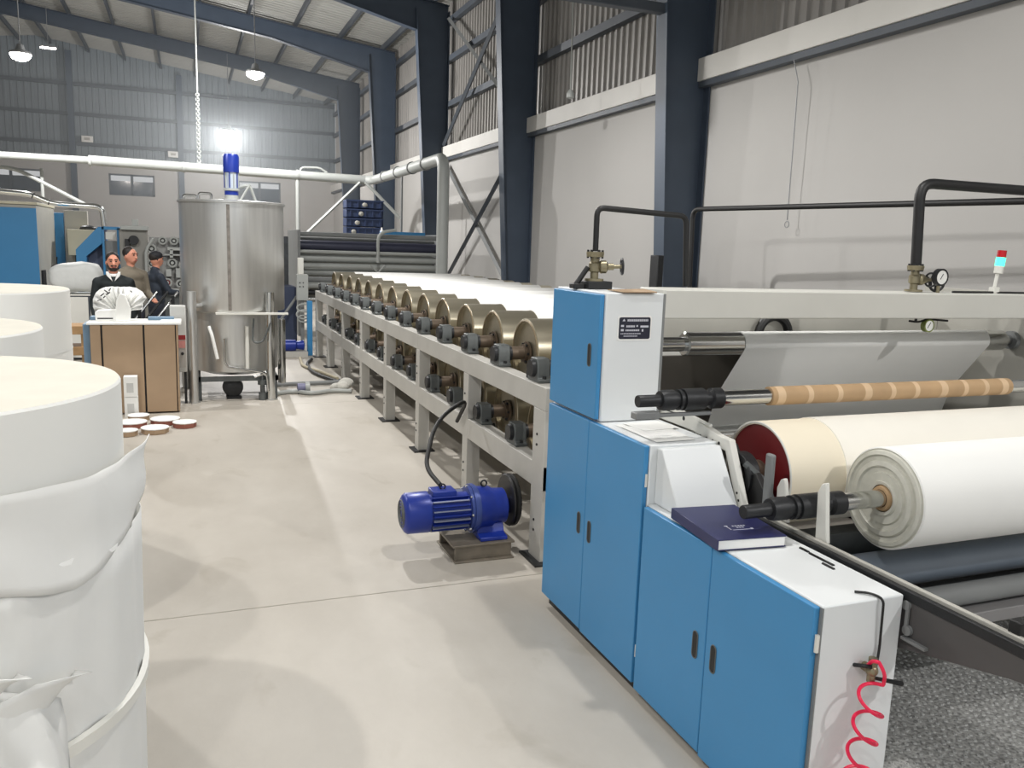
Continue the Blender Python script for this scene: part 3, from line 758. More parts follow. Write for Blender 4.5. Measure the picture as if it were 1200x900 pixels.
def gauge(x, y, z, label, r=.05):
    t = thing('pressure_gauge', label, 'gauge', (x, y, z))
    MB().lathe([(0, r*.8), (0, r), (.03, r), (.03, 0)], (x, y-.015, z), (0,1,0), 28, False).build('case', DARK if z > 1.8 else GREENG, t)
    MB().cyl((x, y-.012, z), (x, y-.0135, z), r*.86, n=28).build('dial', CLEARG, t)
    MB().tube([(x-.012, y-.0145, z-.012), (x+.008, y-.0145, z+.02)], .002, 6).build('needle', BLACK, t)
    MB().cyl((x, y+.005, z-r*.9 if z > 1.8 else z+r*.9), (x, y+.005, z-r-.04 if z > 1.8 else z+r), .01, n=10).build('stem', BRASS, t)
    return t
gauge(4.10, 3.66, 1.955, 'round white pressure gauge beside the black pipe above the beam')
gauge(4.045, 3.66, 1.672, 'round pressure gauge hanging below the cross beam', .038)
(MB().torus((4.19, 3.76, 1.915), (.25,1,0), .045, .008, 28, 8).cyl((4.19, 3.76, 1.863), (4.19, 3.76, 1.915), .012, n=8).build('side_wheel', BLACK, v2))
tag(MB().tube(rpath([(4.28, 3.72, 1.868), (4.4, 3.7, 1.869), (4.6, 3.74, 1.868), (4.95, 3.72, 1.868)], .05), .007, 8).build('beam_cable', BLACK), 'black cable lying along the top of the beam', 'cable')
tag(MB().tube(rpath([(3.9, 3.66, 1.70), (3.97, 3.66, 1.692), (4.05, 3.67, 1.71), (4.2, 3.66, 1.70)], .03), .006, 8).cyl((3.95, 3.66, 1.70), (3.95, 3.66, 1.717), .008, n=8).build('gauge_cable', BLACK), 'short dark cable under the beam beside the hanging gauge', 'cable')
sl_ = thing('stack_light', 'signal stack light, red over green, on the cross beam', 'light', (4.66, 3.75, 1.862))
B(4.635, 4.685, 3.73, 3.77, 1.862, 1.9).build('base', CREAMW, sl_, .004)
MB().cyl((4.66, 3.75, 1.9), (4.672, 3.75, 1.985), .010, n=12).build('stem', CREAMW, sl_)
MB().cyl((4.676, 3.75, 1.985), (4.68, 3.75, 2.03), .026, n=20).build('socket', CREAMW, sl_)
MB().cyl((4.68, 3.75, 2.03), (4.685, 3.75, 2.082), .027, n=20).build('green_lens', mat('green_lens', (70,255,190), .3, 0, 0, 1, emit=2.5), sl_)
MB().cyl((4.685, 3.75, 2.082), (4.688, 3.75, 2.125), .026, n=20).build('red_lens', RED, sl_)
# wall things
tag(MB().tube([(6.36, 7.95, 4.2), (6.36, 7.85, 3.95), (6.38, 7.86, 2.45)], .006, 6).torus((6.38, 7.86, 2.40), (1,0,0), .035, .005, 18, 6).build('looped_wire', SHADE), 'thin cord with end loop hanging on the near wall', 'cord')
hc = thing('pendant_plug', 'pale cord with plug hanging in the bay between two columns', 'cord', (5.6, 12.2, 4.34))
MB().tube([(5.6, 12.2, 4.45), (5.6, 12.35, 8.25)], .012, 8).build('cord', PIPEW, hc)
MB().lathe([(0, .03), (.02, .06), (.08, .06), (.14, .02)], (5.6, 12.2, 4.33), (0,0,1), 14).build('plug', PIPEW, hc)
db = thing('switch_box', 'dark upright switch box standing by the nearest column foot', 'box', (5.75, 9.6, 0))
B(5.74, 5.83, 9.55, 9.75, 1.0, 2.0).build('case', DARK, db, .01)
B(5.76, 5.81, 9.6, 9.7, 0, 1.0).build('stand', DARK, db)
# ------------------------------------------------------------------ standing paper rolls
def stand_roll(x, y, r, h, label):
    t = thing('paper_roll', label, 'paper roll', (x, y, 0), 'standing paper rolls')
    MB().lathe([(0, r-.01), (.01, r), (h-.008, r), (h, r-.006)], (x, y, 0), (0,0,1), 72).build('wound_paper', ROLLP, t)
    mb = MB().lathe([(0, r-.006), (.001, r-.01), (.003, r*.85), (.001, r*.7), (.003, r*.45), (.002, r*.2), (.002, .05)], (x, y, h), (0,0,1), 72, False)
    mb.build('end_face', ROLLT, t)
    MB().lathe([(0, .04), (.004, .04), (.004, .055), (0, .055)], (x, y, h), (0,0,1), 28, False).build('core', KRAFT, t)
    return t
NX, NY, NR, NH = -.835, 2.84, .63, 1.6
nr = stand_roll(NX, NY, NR, NH, 'large standing paper roll in torn white wrap, nearest the camera')
def wrap_sheet(name, th0, th1, zlo, zhi, roff, m, parent, nu=64, nv=10, thick=.003):
    vs = []; fs = []
    for i in range(nu+1):
        th = math.radians(th0+(th1-th0)*i/nu)
        for j in range(nv+1):
            t = j/nv; d = math.degrees(th)
            z = zlo(d)*(1-t)+zhi(d)*t; r = NR+roff(d, t)
            vs.append((NX+r*math.cos(th), NY+r*math.sin(th), z))
    for i in range(nu):
        for j in range(nv): a = i*(nv+1)+j; fs.append((a, a+1, a+nv+2, a+nv+1))
    o = MB().add(vs, fs).build(name, m, parent, ang=60)
    sd = o.modifiers.new('thick', 'SOLIDIFY'); sd.thickness = thick; sd.offset = 1
    return o
def lerp(pts, x):
    for (a, b), (c, d) in zip(pts, pts[1:]):
        if x <= c: return b+(d-b)*max(0, (x-a))/(c-a)
    return pts[-1][1]
wav = lambda d, k=1: .004*math.sin(d*.21*k)+.003*math.sin(d*.47*k+1)
wrap_sheet('lower_wrap', -180, 180, lambda d: .0, lambda d: 1.165+.012*math.sin(d*.09)+.006*math.sin(d*.3), lambda d, t: .022+.012*t+wav(d)*(.5+t), WRAP, nr, 140, 12)
VL = [(-120, 1.16), (-78, 1.2), (-62, 1.165), (-45, 1.105), (-38, 1.09), (-20, 1.15), (0, 1.22), (14, 1.26)]
wrap_sheet('wrap_collar', -120, 10, lambda d: lerp(VL, d), lambda d: 1.385+.01*math.sin(d*.08), lambda d, t: .046-.03*t+wav(d, .8)+.006*math.sin(t*6+d*.1)+(.06*t*max(0, (d+22)/32)**1.5), WRAP, nr, 64, 10)
VF = [(-120, .78), (-80, .8), (-66, .72), (-56, .66), (-50, .62)]
VT = [(-120, 1.0), (-80, 1.0), (-66, .95), (-52, .86), (-44, .8)]
wrap_sheet('torn_flap', -115, -44, lambda d: lerp(VF, d)+.03*math.sin(d*.7)+.015*math.sin(d*1.7), lambda d: lerp(VT, d), lambda d, t: .04+.07*(1-t)*(1+.6*math.sin(d*.33))+.012*math.sin(d*.9+5*t)*(1-t)+wav(d), WRAP, nr, 50, 10)
wrap_sheet('torn_tongue', -68, -40, lambda d: lerp([(-68, .70), (-52, .76), (-40, .86)], d), lambda d: lerp([(-68, .84), (-52, .9), (-40, .868)], d), lambda d, t: .045+.06*t*max(0, (d+68)/28)+wav(d), WRAP, nr, 24, 6)
wrap_sheet('torn_tongue', -74, -54, lambda d: lerp([(-74, .80), (-64, .82), (-54, .93)], d), lambda d: lerp([(-74, .93), (-64, .97), (-54, .938)], d), lambda d, t: .05+.07*t*max(0, (d+74)/20)+wav(d), WRAP, nr, 24, 6)
mb = MB(); pts = []
for i in range(72):
    th = 2*math.pi*i/72; pts.append((NX+(NR+.045)*math.cos(th), NY+(NR+.045)*math.sin(th), .66-.03*math.cos(th+.9)+.004*math.sin(5*th)))
vs = []; fs = []
for i, p in enumerate(pts):
    th = 2*math.pi*i/72
    for dz, dr_ in ((-.022, -.012), (-.018, .004), (.018, .006), (.022, -.012)): vs.append((p[0]+dr_*math.cos(th), p[1]+dr_*math.sin(th), p[2]+dz))
for i in range(72):
    j = (i+1) % 72
    for k in range(3): fs.append((i*4+k, i*4+k+1, j*4+k+1, j*4+k))
MB().add(vs, fs).build('strap', mat('strap_paper', (230,229,222), .5, 0, .03, 5), nr, ang=60)
stand_roll(-1.275, 4.42, .63, 1.6, 'second standing paper roll, just behind the torn one')
r3 = stand_roll(-1.35, 6.2, .62, 1.675, 'taller standing paper roll, rightmost of the back pair')
tag(MB().lathe([(0, .6225), (.012, .6225)], (-1.35, 6.2, 1.28), (.0, .0, 1), 60, False).build('strap_band', PAPER, r3), 'white strap')
stand_roll(-2.72, 6.3, .62, 1.675, 'standing paper roll at the left frame edge, half cut off')
t = thing('small_carton', 'small open tan carton on top of the back paper rolls', 'box', (-1.55, 6.1, 1.68))
mb = MB().box(-1.60, -1.50, 6.05, 6.13, 1.68, 1.684)
for a in ((-1.60, -1.597, 6.05, 6.13), (-1.503, -1.50, 6.05, 6.13), (-1.60, -1.50, 6.05, 6.053), (-1.60, -1.50, 6.127, 6.13)): mb.box(*a, 1.68, 1.735)
mb.build('walls', mat('tan_carton', (206,178,122), .7), t)
tag(MB().prism([(-1.635, 1.68), (-1.605, 1.68), (-1.61, 1.74), (-1.622, 1.80), (-1.64, 1.80), (-1.645, 1.74)], 'Y', 6.05, 6.075).build('white_card', PAPER, None, .004), 'upright white card beside the small carton on the rolls', 'card')

# ------------------------------------------------------------------ mixing tank
TX, TY, TR = .562, 11.5, .64
tk = thing('mixing_tank', 'tall stainless steel mixing tank on tube legs', 'tank', (TX, TY, 0))
up = MB().lathe([(0, TR-.03), (0, TR-.004), (.01, TR), (1.33, TR), (1.335, TR+.02), (1.36, TR+.02), (1.365, TR)], (TX, TY, 1.13), (0,0,1), 72).build('upper_vessel', STEEL, tk)
a = math.radians(-97)
MB().box(-.02, .02, -.004, .004, 1.15, 2.44).xf(Matrix.Translation((TX+(TR+.003)*math.cos(a), TY+(TR+.003)*math.sin(a), 0)) @ Matrix.Rotation(a+math.pi/2, 4, 'Z')).build('weld_seam', mat('weld_grey', (140,134,128), .5, .7, .2, 20), up)
MB().lathe([(0, TR), (.02, TR*.6), (.03, 0)], (TX, TY, 2.49), (0,0,1), 48, False).build('lid', STEEL, up)
MB().lathe([(0, TR*.55), (.06, .54), (.80, .55), (.82, .57), (.835, .57)], (TX, TY, .3), (0,0,1), 60).build('lower_vessel', STEEL, tk)
B(TX-.25, TX+.62, TY-.66, TY-.6, 1.1, 1.125).build('support_bar', CREAMW, tk, .003)
for (x, y, zt) in ((.04, 10.9, 1.38), (.965, 10.93, 1.38), (1.2, 11.9, .95), (-.05, 12.05, 1.38)):
    lg = MB().cyl((x, y, 0), (x, y, zt), .055, n=24).build('leg', CHROME if x > .5 else STEEL, tk)
    MB().cyl((x, y, 0), (x, y, .012), .075, n=20).build('foot', STEEL, lg)
    if y < 11: MB().tube([(x, y, 1.2), (TX+(x-TX)*.75, TY+(y-TY)*.75, 1.2)], .03, 8).build('lug', STEEL, lg)
mo = MB().lathe([(0, .13), (.02, .13), (.02, .085), (.12, .08), (.13, .1), (.15, .1), (.15, .078)], (TX, TY, 2.51), (0,0,1), 28).build('agitator_gearbox', PIPEW, tk)
MB().lathe([(0, .08), (.2, .08)], (TX, TY, 2.66), (0,0,1), 28).build('agitator_motor', mat('motor_pale', (190,200,212), .4, .2), tk)
mb = MB().lathe([(0, .09), (.01, .098), (.2, .1), (.23, .085), (.24, 0)], (TX, TY, 2.86), (0,0,1), 28, False)
mb.build('motor_cap', MBLUE, tk)
for k in range(3):
    MB().lathe([(0, .085), (.05, .085)], (TX, TY, 2.58+.0*k), (0,0,1), 24, False).build('blue_band', MBLUE, tk) if k == 0 else None
for k in range(10):
    g = 2*math.pi*k/10; MB().cyl((TX+.085*math.cos(g), TY+.085*math.sin(g), 2.67), (TX+.085*math.cos(g), TY+.085*math.sin(g), 2.86), .008, n=6).build('tie_rod', MBLUE if k % 2 else PIPEW, tk)
MB().tube(rpath([(TX+.1, TY, 2.68), (TX+.22, TY-.05, 2.72), (TX+.3, TY, 2.5)], .06), .018, 8).build('inlet_pipe', PIPEW, tk)
MB().tube([(TX+.1, TY-.1, 2.52), (TX+.22, TY-.1, 2.72)], .014, 8).build('stay', PIPEW, tk)
MB().tube(rpath([(TX-.4, TY-.2, 2.5), (TX-.4, TY-.2, 2.58), (TX-.25, TY-.2, 2.58), (TX-.25, TY-.2, 2.5)], .05), .016, 8).build('lid_handle', CHROME, tk)
MB().tube(rpath([(TX-.58, TY-.1, 2.48), (TX-.58, TY-.1, 2.55), (TX-.42, TY-.1, 2.55), (TX-.42, TY-.1, 2.48)], .05), .016, 8).build('lid_handle', CHROME, tk)
MB().tube(rpath([(TX-.33, TY-0.590, .95), (TX-.3, TY-0.630, .86), (TX-.24, TY-0.650, .55)], .06), .02, 8).build('drain_handle', PAPER, tk)
MB().tube(rpath([(TX-.15, TY-0.590, .8), (TX-.15, TY-0.630, .45), (TX+.35, TY-0.630, .36), (TX+.36, TY-0.630, .12)], .08), .014, 8).build('lower_pipe', CHROME, tk)
MB().tube(rpath([(TX+.2, TY-0.590, 1.05), (TX+.18, TY-0.650, .75), (TX+.3, TY-0.660, .75), (TX+.4, TY-0.660, 1.0)], .1), .012, 8).build('level_hose', DGREY, tk)
MB().cyl((TX+.12, TY-0.580, .95), (TX+.12, TY-0.580, .4), .025, n=12).build('sight_tube', CREAMW, tk)
mb = MB().box(TX-.5, TX+.5, TY-.5, TY-.45, .24, .3).box(TX-.5, TX+.5, TY+.45, TY+.5, .24, .3).box(TX-.5, TX-.44, TY-.5, TY+.5, .24, .3).box(TX+.44, TX+.5, TY-.5, TY+.5, .24, .3)
mb.build('base_frame', DGREY, tk)
for (x, y) in ((TX-.46, TY-.46), (TX+.46, TY-.46), (TX-.46, TY+.46), (TX+.46, TY+.46)): B(x-.03, x+.03, y-.03, y+.03, 0, .24).build('stub_leg', DGREY, tk)
pu = thing('transfer_pump', 'round dark pump under the mixing tank', 'pump', (TX, TY-.2, 0))
MB().lathe([(0, .05), (.02, .12), (.12, .13), (.2, .12), (.22, .04)], (TX-.05, TY-.42, .14), (0,1,0), 28).build('housing', DARK, pu)
B(TX-.13, TX+.05, TY-.42, TY-.2, 0, .03).build('foot', DARK, pu)
MB().lathe([(0, .05), (.1, .05), (.1, .03), (.2, .03), (.2, .06), (.26, .06), (.26, .02), (.34, .02)], (TX+.3, TY-.56, 0), (0,0,1), 18).build('drain_valve', DGREY, tk)
MB().tube([(TX+.2, TY-.56, .3), (TX+.42, TY-.58, .38)], .018, 8).build('drain_lever', CHROME, tk)

# control box beside the tank
cb = thing('control_box', 'grey wall-type control box with red label on dark stand by tank', 'box', (-.1, 10.85, 0))
B(-.21, -.03, 10.82, 11.0, .40, 1.21).build('case', mat('cb_grey', (196,196,192), .5, 0, .03), cb, .01)
B(-.18, -.04, 10.812, 10.822, .46, .86).build('label_panel', mat('cb_label', (176,172,166), .5), cb)
B(-.18, -.04, 10.808, 10.813, .80, .855).build('red_strip', mat('cb_red', (150,36,40), .5), cb)
B(-.175, -.045, 10.808, 10.813, .70, .79).build('pink_strip', mat('cb_pink', (206,140,134), .5), cb)
for x in (-.14, -.08): MB().cyl((x, 10.813, .63), (x, 10.795, .63), .018, n=14).build('knob', DARK, cb)
for x in (-.2, -.07): B(x, x+.03, 10.86, 10.98, .0, .40).build('stand_leg', DARK, cb)
# hoses on the floor
tag(MB().tube([(1.08, 11.86, .035), (2.08, 11.95, .035)], .03, 12).build('floor_pipe', GREY), 'grey pipe lying on floor between tank and dryer', 'pipe')
tag(MB().tube(rpath([(2.0, 12.0, .03), (1.75, 12.9, .03), (1.8, 13.9, .03), (1.95, 14.4, .03)], .5, 10), .026, 10).build('floor_hose', BLACK), 'black hose curving over floor beside the dryer', 'hose')
tag(MB().tube(rpath([(2.04, 12.3, .03), (1.9, 13.0, .03), (1.7, 13.6, .03), (1.78, 14.6, .03)], .5, 10), .022, 10).build('floor_hose', mat('tan_hose', (186,176,150), .6)), 'pale tan hose curving over floor beside the dryer', 'hose')
tag(MB().tube(rpath([(1.05, 11.2, .03), (1.3, 11.35, .03), (1.5, 11.1, .03), (1.8, 11.3, .03), (2.05, 11.2, .03)], .25, 8), .03, 10).build('floor_hose', PIPEW), 'white hose wriggling on floor right of the tank', 'hose')
mb = MB()
for (x, y, z, r) in ((1.95, 11.35, .07, .1), (2.02, 11.45, .1, .11), (1.88, 11.42, .05, .09)): mb.ell((x, y, z), (r, r*.9, r*.7))
o = mb.build('rag_bundle', mat('rag_white', (206,204,196), .85, 0, .1, 8, .3, 20)); rm = o.modifiers.new('r', 'REMESH'); rm.mode = 'VOXEL'; rm.voxel_size = .02
tag(o, 'crumpled white rag bundle on floor at the dryer foot', 'rag')
fp = thing('floor_pump', 'small blue and white pump on floor right of the tank', 'pump', (1.42, 11.3, 0))
MB().cyl((1.34, 11.3, .08), (1.44, 11.3, .08), .06, n=20).build('motor', mat('pump_grey', (120,120,150), .5), fp); MB().cyl((1.44, 11.3, .08), (1.5, 11.3, .08), .075, n=20).build('head', PIPEW, fp); B(1.34, 1.5, 11.25, 11.35, 0, .025).build('foot', DARK, fp)

# ------------------------------------------------------------------ packing table and what is round it
tb = thing('packing_bench', 'brown board fronted bench with white top', 'bench', (-.6, 10.7, 0))
B(-1.02, -.14, 10.33, 10.75, .02, 1.02).build('carcass', DARK, tb)
for (a, b) in ((-1.03, -.925), (-.905, -.492), (-.472, -.15)): B(a, b, 10.30, 10.328, .02, 1.03).build('front_board', CARTON, tb, .003)
B(-.139, -.12, 10.30, 10.75, .02, 1.03).build('end_board', CARTON, tb, .003)
B(-1.06, -.08, 10.27, 10.77, 1.035, 1.06).build('top', PAPER, tb, .004)
B(-1.11, -1.04, 10.4, 10.75, .2, 1.03).build('blue_end_post', SLATE, tb, .004)
for i, z in enumerate((.45, .2)):
    w = thing('white_carton', ['small white carton on top of another before the bench', 'small white carton on floor before the bench, under another'][i], 'box', (-.62, 10.2, z-.2))
    z0 = .235 if i == 0 else 0
    B(-.70, -.56, 10.12, 10.26, z0, z0+.23).build('box', PAPER, w, .003)
    B(-.67, -.6, 10.118, 10.1205, z0+.05, z0+.16).build('print', mat('pale_print', (200,200,198), .7), w)
WT = mat('disc_side_red', (150,92,78), .7)
for i, (x, y, r, z, lb) in enumerate(((-.6, 9.62, .15, 0, 'flat white topped disc nearest the standing rolls'), (-.36, 9.28, .135, 0, 'brown sided flat disc in front of the others on floor'), (-.07, 9.5, .12, 0, 'red sided flat disc at the right of the group'),
        (-.62, 9.2, .1, 0, 'half hidden red sided disc beside the torn roll'), (-.27, 9.72, .15, 0, 'wide flat white topped disc close to the bench'), (-.55, 9.97, .11, 0, 'thin grey disc leaning at the bench foot'))):
    t = thing('core_disc', lb, 'disc', (x, y, 0), 'discs on floor by the bench')
    MB().lathe([(0, r-.004), (.003, r), (.05, r), (.052, r-.003)], (x, y, 0), (0,0,1), 8).build('side', CARTON if i % 2 else WT, t)
    MB().cyl((x, y, .052), (x, y, .06), r+.004, n=16).build('top', PAPER, t)
# sack with fanned top
sk = thing('paper_sack', 'white printed paper sack with fanned top standing on bench', 'sack', (-.72, 10.5, 1.06))
vs = []; fs = []; n = 26; cx, cz = -.72, 1.17
for i in range(n+1):
    g = math.radians(5+(185-5)*i/n); d = .022*(1 if i % 2 else -1)
    R1 = .27+.035*math.sin(3*g)-(0.05 if i < 3 else 0)
    vs += [(cx+.05*math.cos(g), 10.5+d*.3, cz+.03*math.sin(g)-.02), (cx+R1*.55*math.cos(g), 10.5+d, cz+R1*.6*math.sin(g)), (cx+R1*math.cos(g), 10.5+d*1.4, cz+R1*1.18*math.sin(g))]
for i in range(n):
    for j in range(2): a = i*3+j; fs.append((a, a+1, a+4, a+3))
o = MB().add(vs, fs).build('fan_top', PAPER, sk); sd = o.modifiers.new('s', 'SOLIDIFY'); sd.thickness = .006
MB().prism([(-.98, 1.06), (-.70, 1.06), (-.71, 1.17), (-.75, 1.2), (-.95, 1.19), (-.985, 1.16)], 'Y', 10.44, 10.56).build('sack_body', PAPER, sk, .012)
MB().prism([(-.78, 1.06), (-.62, 1.06), (-.61, 1.2), (-.66, 1.36), (-.72, 1.38), (-.76, 1.3)], 'Y', 10.42, 10.47).build('front_fold', ROLLP, sk, .01)
mb = MB()
for (x, z, a, w, h) in ((-.90, 1.36, 40, .05, .012), (-.86, 1.40, 50, .012, .05), (-.84, 1.375, 35, .05, .014), (-.82, 1.42, 60, .04, .012), (-.93, 1.30, 20, .05, .01), (-.6, 1.40, -40, .03, .01), (-.88, 1.335, 45, .03, .012)):
    mb2 = MB().box(-w/2, w/2, 0, .003, -h/2, h/2).xf(Matrix.Translation((x, 10.44, z)) @ Matrix.Rotation(math.radians(-a), 4, 'Y')); mb.add(mb2.v, mb2.f)
mb.box(-.96, -.80, 10.4375, 10.44, 1.085, 1.1)
mb.build('print', BLACK, sk)['kind'] = 'stuff'
tag(B(-1.05, -.9, 10.58, 10.74, 1.061, 1.1).build('folder', SLATE, None, .004), 'slate blue folder lying at left end of the bench', 'folder')
tag(B(-.44, -.16, 10.55, 10.7, 1.061, 1.095).build('folder', SLATE, None, .004), 'slate blue flat case lying behind the sack on bench', 'folder')
tag(B(-.3, -.09, 10.3, 10.5, 1.0605, 1.075).build('paper_pile', PAPER, None, .002), 'low pile of white paper at right end of the bench', 'papers')
rk = thing('inclined_rack', 'dark inclined rack with bright bars behind the bench', 'rack', (-.35, 12.0, 0))
for k, x in enumerate((-.69, -.56, -.44)):
    MB().tube([(x, 11.6, .9), (x+.32, 11.75, 1.32)], .018, 8).build('bar', CHROME if k != 1 else DARK, rk)
for x in (-.6, -.2): B(x, x+.04, 11.6, 11.64, 0, 1.1 if x < -.3 else 1.28).build('upright', DARK, rk)
B(-.6, -.16, 11.62, 11.66, .85, .9).build('cross_bar', DARK, rk)
pl = thing('pallet_stack', 'wooden crate stack left of the brown bench', 'crate', (-1.3, 11.2, 0))
for z in (.1, .35, .6, .85): B(-1.45, -1.16, 11.0, 11.4, z, z+.1).build('board', mat('crate_wood', (176,140,98), .75, 0, .15, 8), pl, .004)
for x in (-1.45, -1.2): B(x, x+.05, 11.02, 11.38, 0, .85).build('upright', mat('crate_wood', (176,140,98)), pl)

# ------------------------------------------------------------------ people
SKIN = mat('skin', (206,142,118), .55, 0, .05, 10); HAIR = mat('dark_hair', (34,28,26), .6, 0, .2, 30)
def remesh(o, v=.012):
    r = o.modifiers.new('skin', 'REMESH'); r.mode = 'VOXEL'; r.voxel_size = v; r.use_smooth_shade = True
    s = o.modifiers.new('smooth', 'SMOOTH'); s.factor = .5; s.iterations = 4; return o
def person(loc, rz, label, top, trousers, arms, h=1.75, head=0., beard=False, cap=False, collar=None):
    t = thing('person', label, 'person', loc, None, rz); k = h/1.76
    V = lambda *p: Vector(p)*k
    b = MB(); tp = MB(); tr_ = MB()
    for s in (-1, 1):
        hip, kn, an = V(s*.09, 0, .92), V(s*.1, -.01, .5), V(s*.1, .02, .09)
        b.cap(hip, kn, .075*k, .052*k).cap(kn, an, .052*k, .036*k).cap(an, V(s*.11, -.13, .045), .04*k, .035*k)
        tr_.cap(hip, kn, .092*k, .07*k).cap(kn, V(s*.1, .02, .13), .07*k, .058*k)
    b.ell(V(0, 0, .98), (.15*k, .1*k, .12*k)); b.ell(V(0, 0, 1.2), (.15*k, .1*k, .2*k)); b.ell(V(0, 0, 1.36), (.17*k, .1*k, .1*k))
    b.cap(V(0, 0, 1.42), V(0, -.015, 1.55), .058*k, .052*k)
    tr_.ell(V(0, 0, .95), (.165*k, .115*k, .12*k))
    tp.ell(V(0, 0, 1.02), (.17*k, .12*k, .14*k)); tp.ell(V(0, 0, 1.2), (.175*k, .12*k, .2*k)); tp.ell(V(0, .005, 1.36), (.19*k, .12*k, .1*k))
    
    for s in (-1, 1): tp.cap(V(s*.03, .01, 1.445), V(s*.165, .01, 1.39), .06*k, .06*k)
    tp.cap(V(0, .01, 1.43), V(0, 0, 1.485), .078*k, .066*k)
    for s in (-1, 1):
        sh = V(s*.185, .01, 1.385); el, wr_ = (V(*q) for q in arms[0 if s < 0 else 1])
        b.cap(sh, el, .048*k, .038*k).cap(el, wr_, .038*k, .027*k)
        tp.cap(sh, el, .064*k, .052*k).cap(el, wr_, .052*k, .042*k)
        d = (wr_-el).normalized(); side = Vector((1, 0, 0)) if abs(d.x) < .8 else Vector((0, 1, 0)); nrm = d.cross(side).normalized(); side = nrm.cross(d).normalized()
        pm = wr_+d*.05*k
        b.cap(wr_, pm, .03*k, .034*k); 
        for i, (o_, L) in enumerate(((-.03, .062), (-.01, .074), (.01, .07), (.03, .055))):
            q0 = pm+side*o_*k+d*.03*k; q1 = q0+d*L*.6*k; q2 = q1+(d*.7+nrm*.7)*L*.45*k
            b.cap(q0, q1, .0095*k, .009*k, 8).cap(q1, q2, .009*k, .008*k, 8)
        q0 = wr_+d*.03*k-side*s*.03*k; b.cap(q0, q0+(d*.7-side*s*.7)*.045*k, .012*k, .01*k, 8)
    hd = MB(); c = Vector((0, -.02, 1.64))*k
    hd.ell(c, (.075*k, .094*k, .112*k)); hd.ell(c+V(0, -.03, -.055), (.056*k, .06*k, .06*k)); hd.cap(c+V(0, -.09, .0), c+V(0, -.108, -.03), .011*k, .016*k)
    hd.ell(c+V(0, -.085, -.062), (.026*k, .012*k, .01*k))
    for s in (-1, 1): hd.ell(c+V(s*.076, .005, -.01), (.012*k, .022*k, .032*k)); hd.ell(c+V(s*.03, -.078, .035), (.03*k, .016*k, .01*k))
    Rz = Matrix.Translation(c) @ Matrix.Rotation(head, 4, 'Z') @ Matrix.Translation(-c)
    hd.xf(Rz); b.add(hd.v, hd.f)
    body = remesh(b.build('body', SKIN, t, local=True), .011)
    remesh(tp.build('upper_garment', top, t, local=True), .014); remesh(tr_.build('trousers', trousers, t, local=True), .014)
    for s in (-1, 1): remesh(MB().cap(V(s*.1, .03, .05), V(s*.115, -.15, .04), .052*k, .045*k).build('shoe', BLACK, t, local=True), .014)
    hm = MB().ell(c+V(0, .024, .042), (.081*k, .09*k, .088*k))
    for s in (-1, 1): hm.ell(c+V(s*.068, .012, .015), (.014*k, .03*k, .045*k))
    hm.xf(Rz).build('hair', HAIR, t, local=True)
    for s in (-1, 1):
        MB().ell(c+V(s*.03, -.088, .012), (.013*k, .008*k, .007*k), 10, 8).xf(Rz).build('eye', BLACK, t, local=True)
        MB().cap(c+V(s*.018, -.094, .036), c+V(s*.046, -.083, .038), .006*k, .005*k, 8).xf(Rz).build('eyebrow', HAIR, t, local=True)
    MB().cap(c+V(-.02, -.095, -.062), c+V(.02, -.095, -.062), .007*k, None, 8).xf(Rz).build('lips', mat('lips', (150,84,76), .5), t, local=True)
    if beard:
        bd_ = MB().ell(c+V(0, -.036, -.085), (.054*k, .058*k, .034*k))
        for s in (-1, 1): bd_.cap(c+V(s*.058, -.02, -.02), c+V(s*.045, -.045, -.075), .018*k, .022*k)
        bd_.cap(c+V(-.028, -.088, -.046), c+V(.028, -.088, -.046), .009*k)
        bd_.xf(Rz).build('beard', HAIR, t, local=True)
    if cap:
        cp = MB().ell(c+V(0, .005, .06), (.088*k, .104*k, .075*k)).box(-.065*k, .065*k, -.18*k, -.06*k, 1.683*k, 1.693*k)
        cp.xf(Rz).build('cap', mat('black_cap', (26,26,32), .7), t, local=True)
    if collar:
        for s in (-1, 1):
            MB().prism([(s*.012*k, 1.40*k), (s*.075*k, 1.47*k), (s*.085*k, 1.52*k), (s*.055*k, 1.52*k), (s*.03*k, 1.46*k)], 'Y', -.115*k, -.075*k).build('collar', collar, t, .004, local=True)
        MB().torus(V(0, 0, 1.49), (0, -.25, 1), .066*k, .02*k, 24, 8).build('collar_band', collar, t, local=True)
    return t
SWB = mat('black_sweater', (30,36,38), .85, 0, .1, 20); JEAN = mat('dark_trousers', (44,48,60), .8); TAN = mat('tan_jacket', (120,112,98), .8); NVJ = mat('navy_jacket', (46,54,66), .75, 0, .1, 10)
person((-.90, 12.1, 0), math.radians(4), 'bearded man in black sweater over white collar, facing the camera', SWB, JEAN, (((-.24, .02, 1.12), (-.22, -.14, .9)), ((.24, .02, 1.12), (.22, -.14, .9))), 1.80, math.radians(6), True, False, PAPER)
person((-.77, 13.4, 0), math.radians(30), 'man in tan jacket looking right, behind the man in black', TAN, JEAN, (((-.23, .0, 1.13), (-.2, -.22, 1.05)), ((.23, .0, 1.13), (.2, -.22, 1.05))), 1.86, math.radians(20), False, False)
person((-.46, 14.2, 0), math.radians(115), 'man in navy jacket and dark cap working at the press', NVJ, JEAN, (((-.22, -.1, 1.16), (-.15, -.36, 1.12)), ((.22, -.1, 1.16), (.15, -.36, 1.12))), 1.79, math.radians(10), False, True)

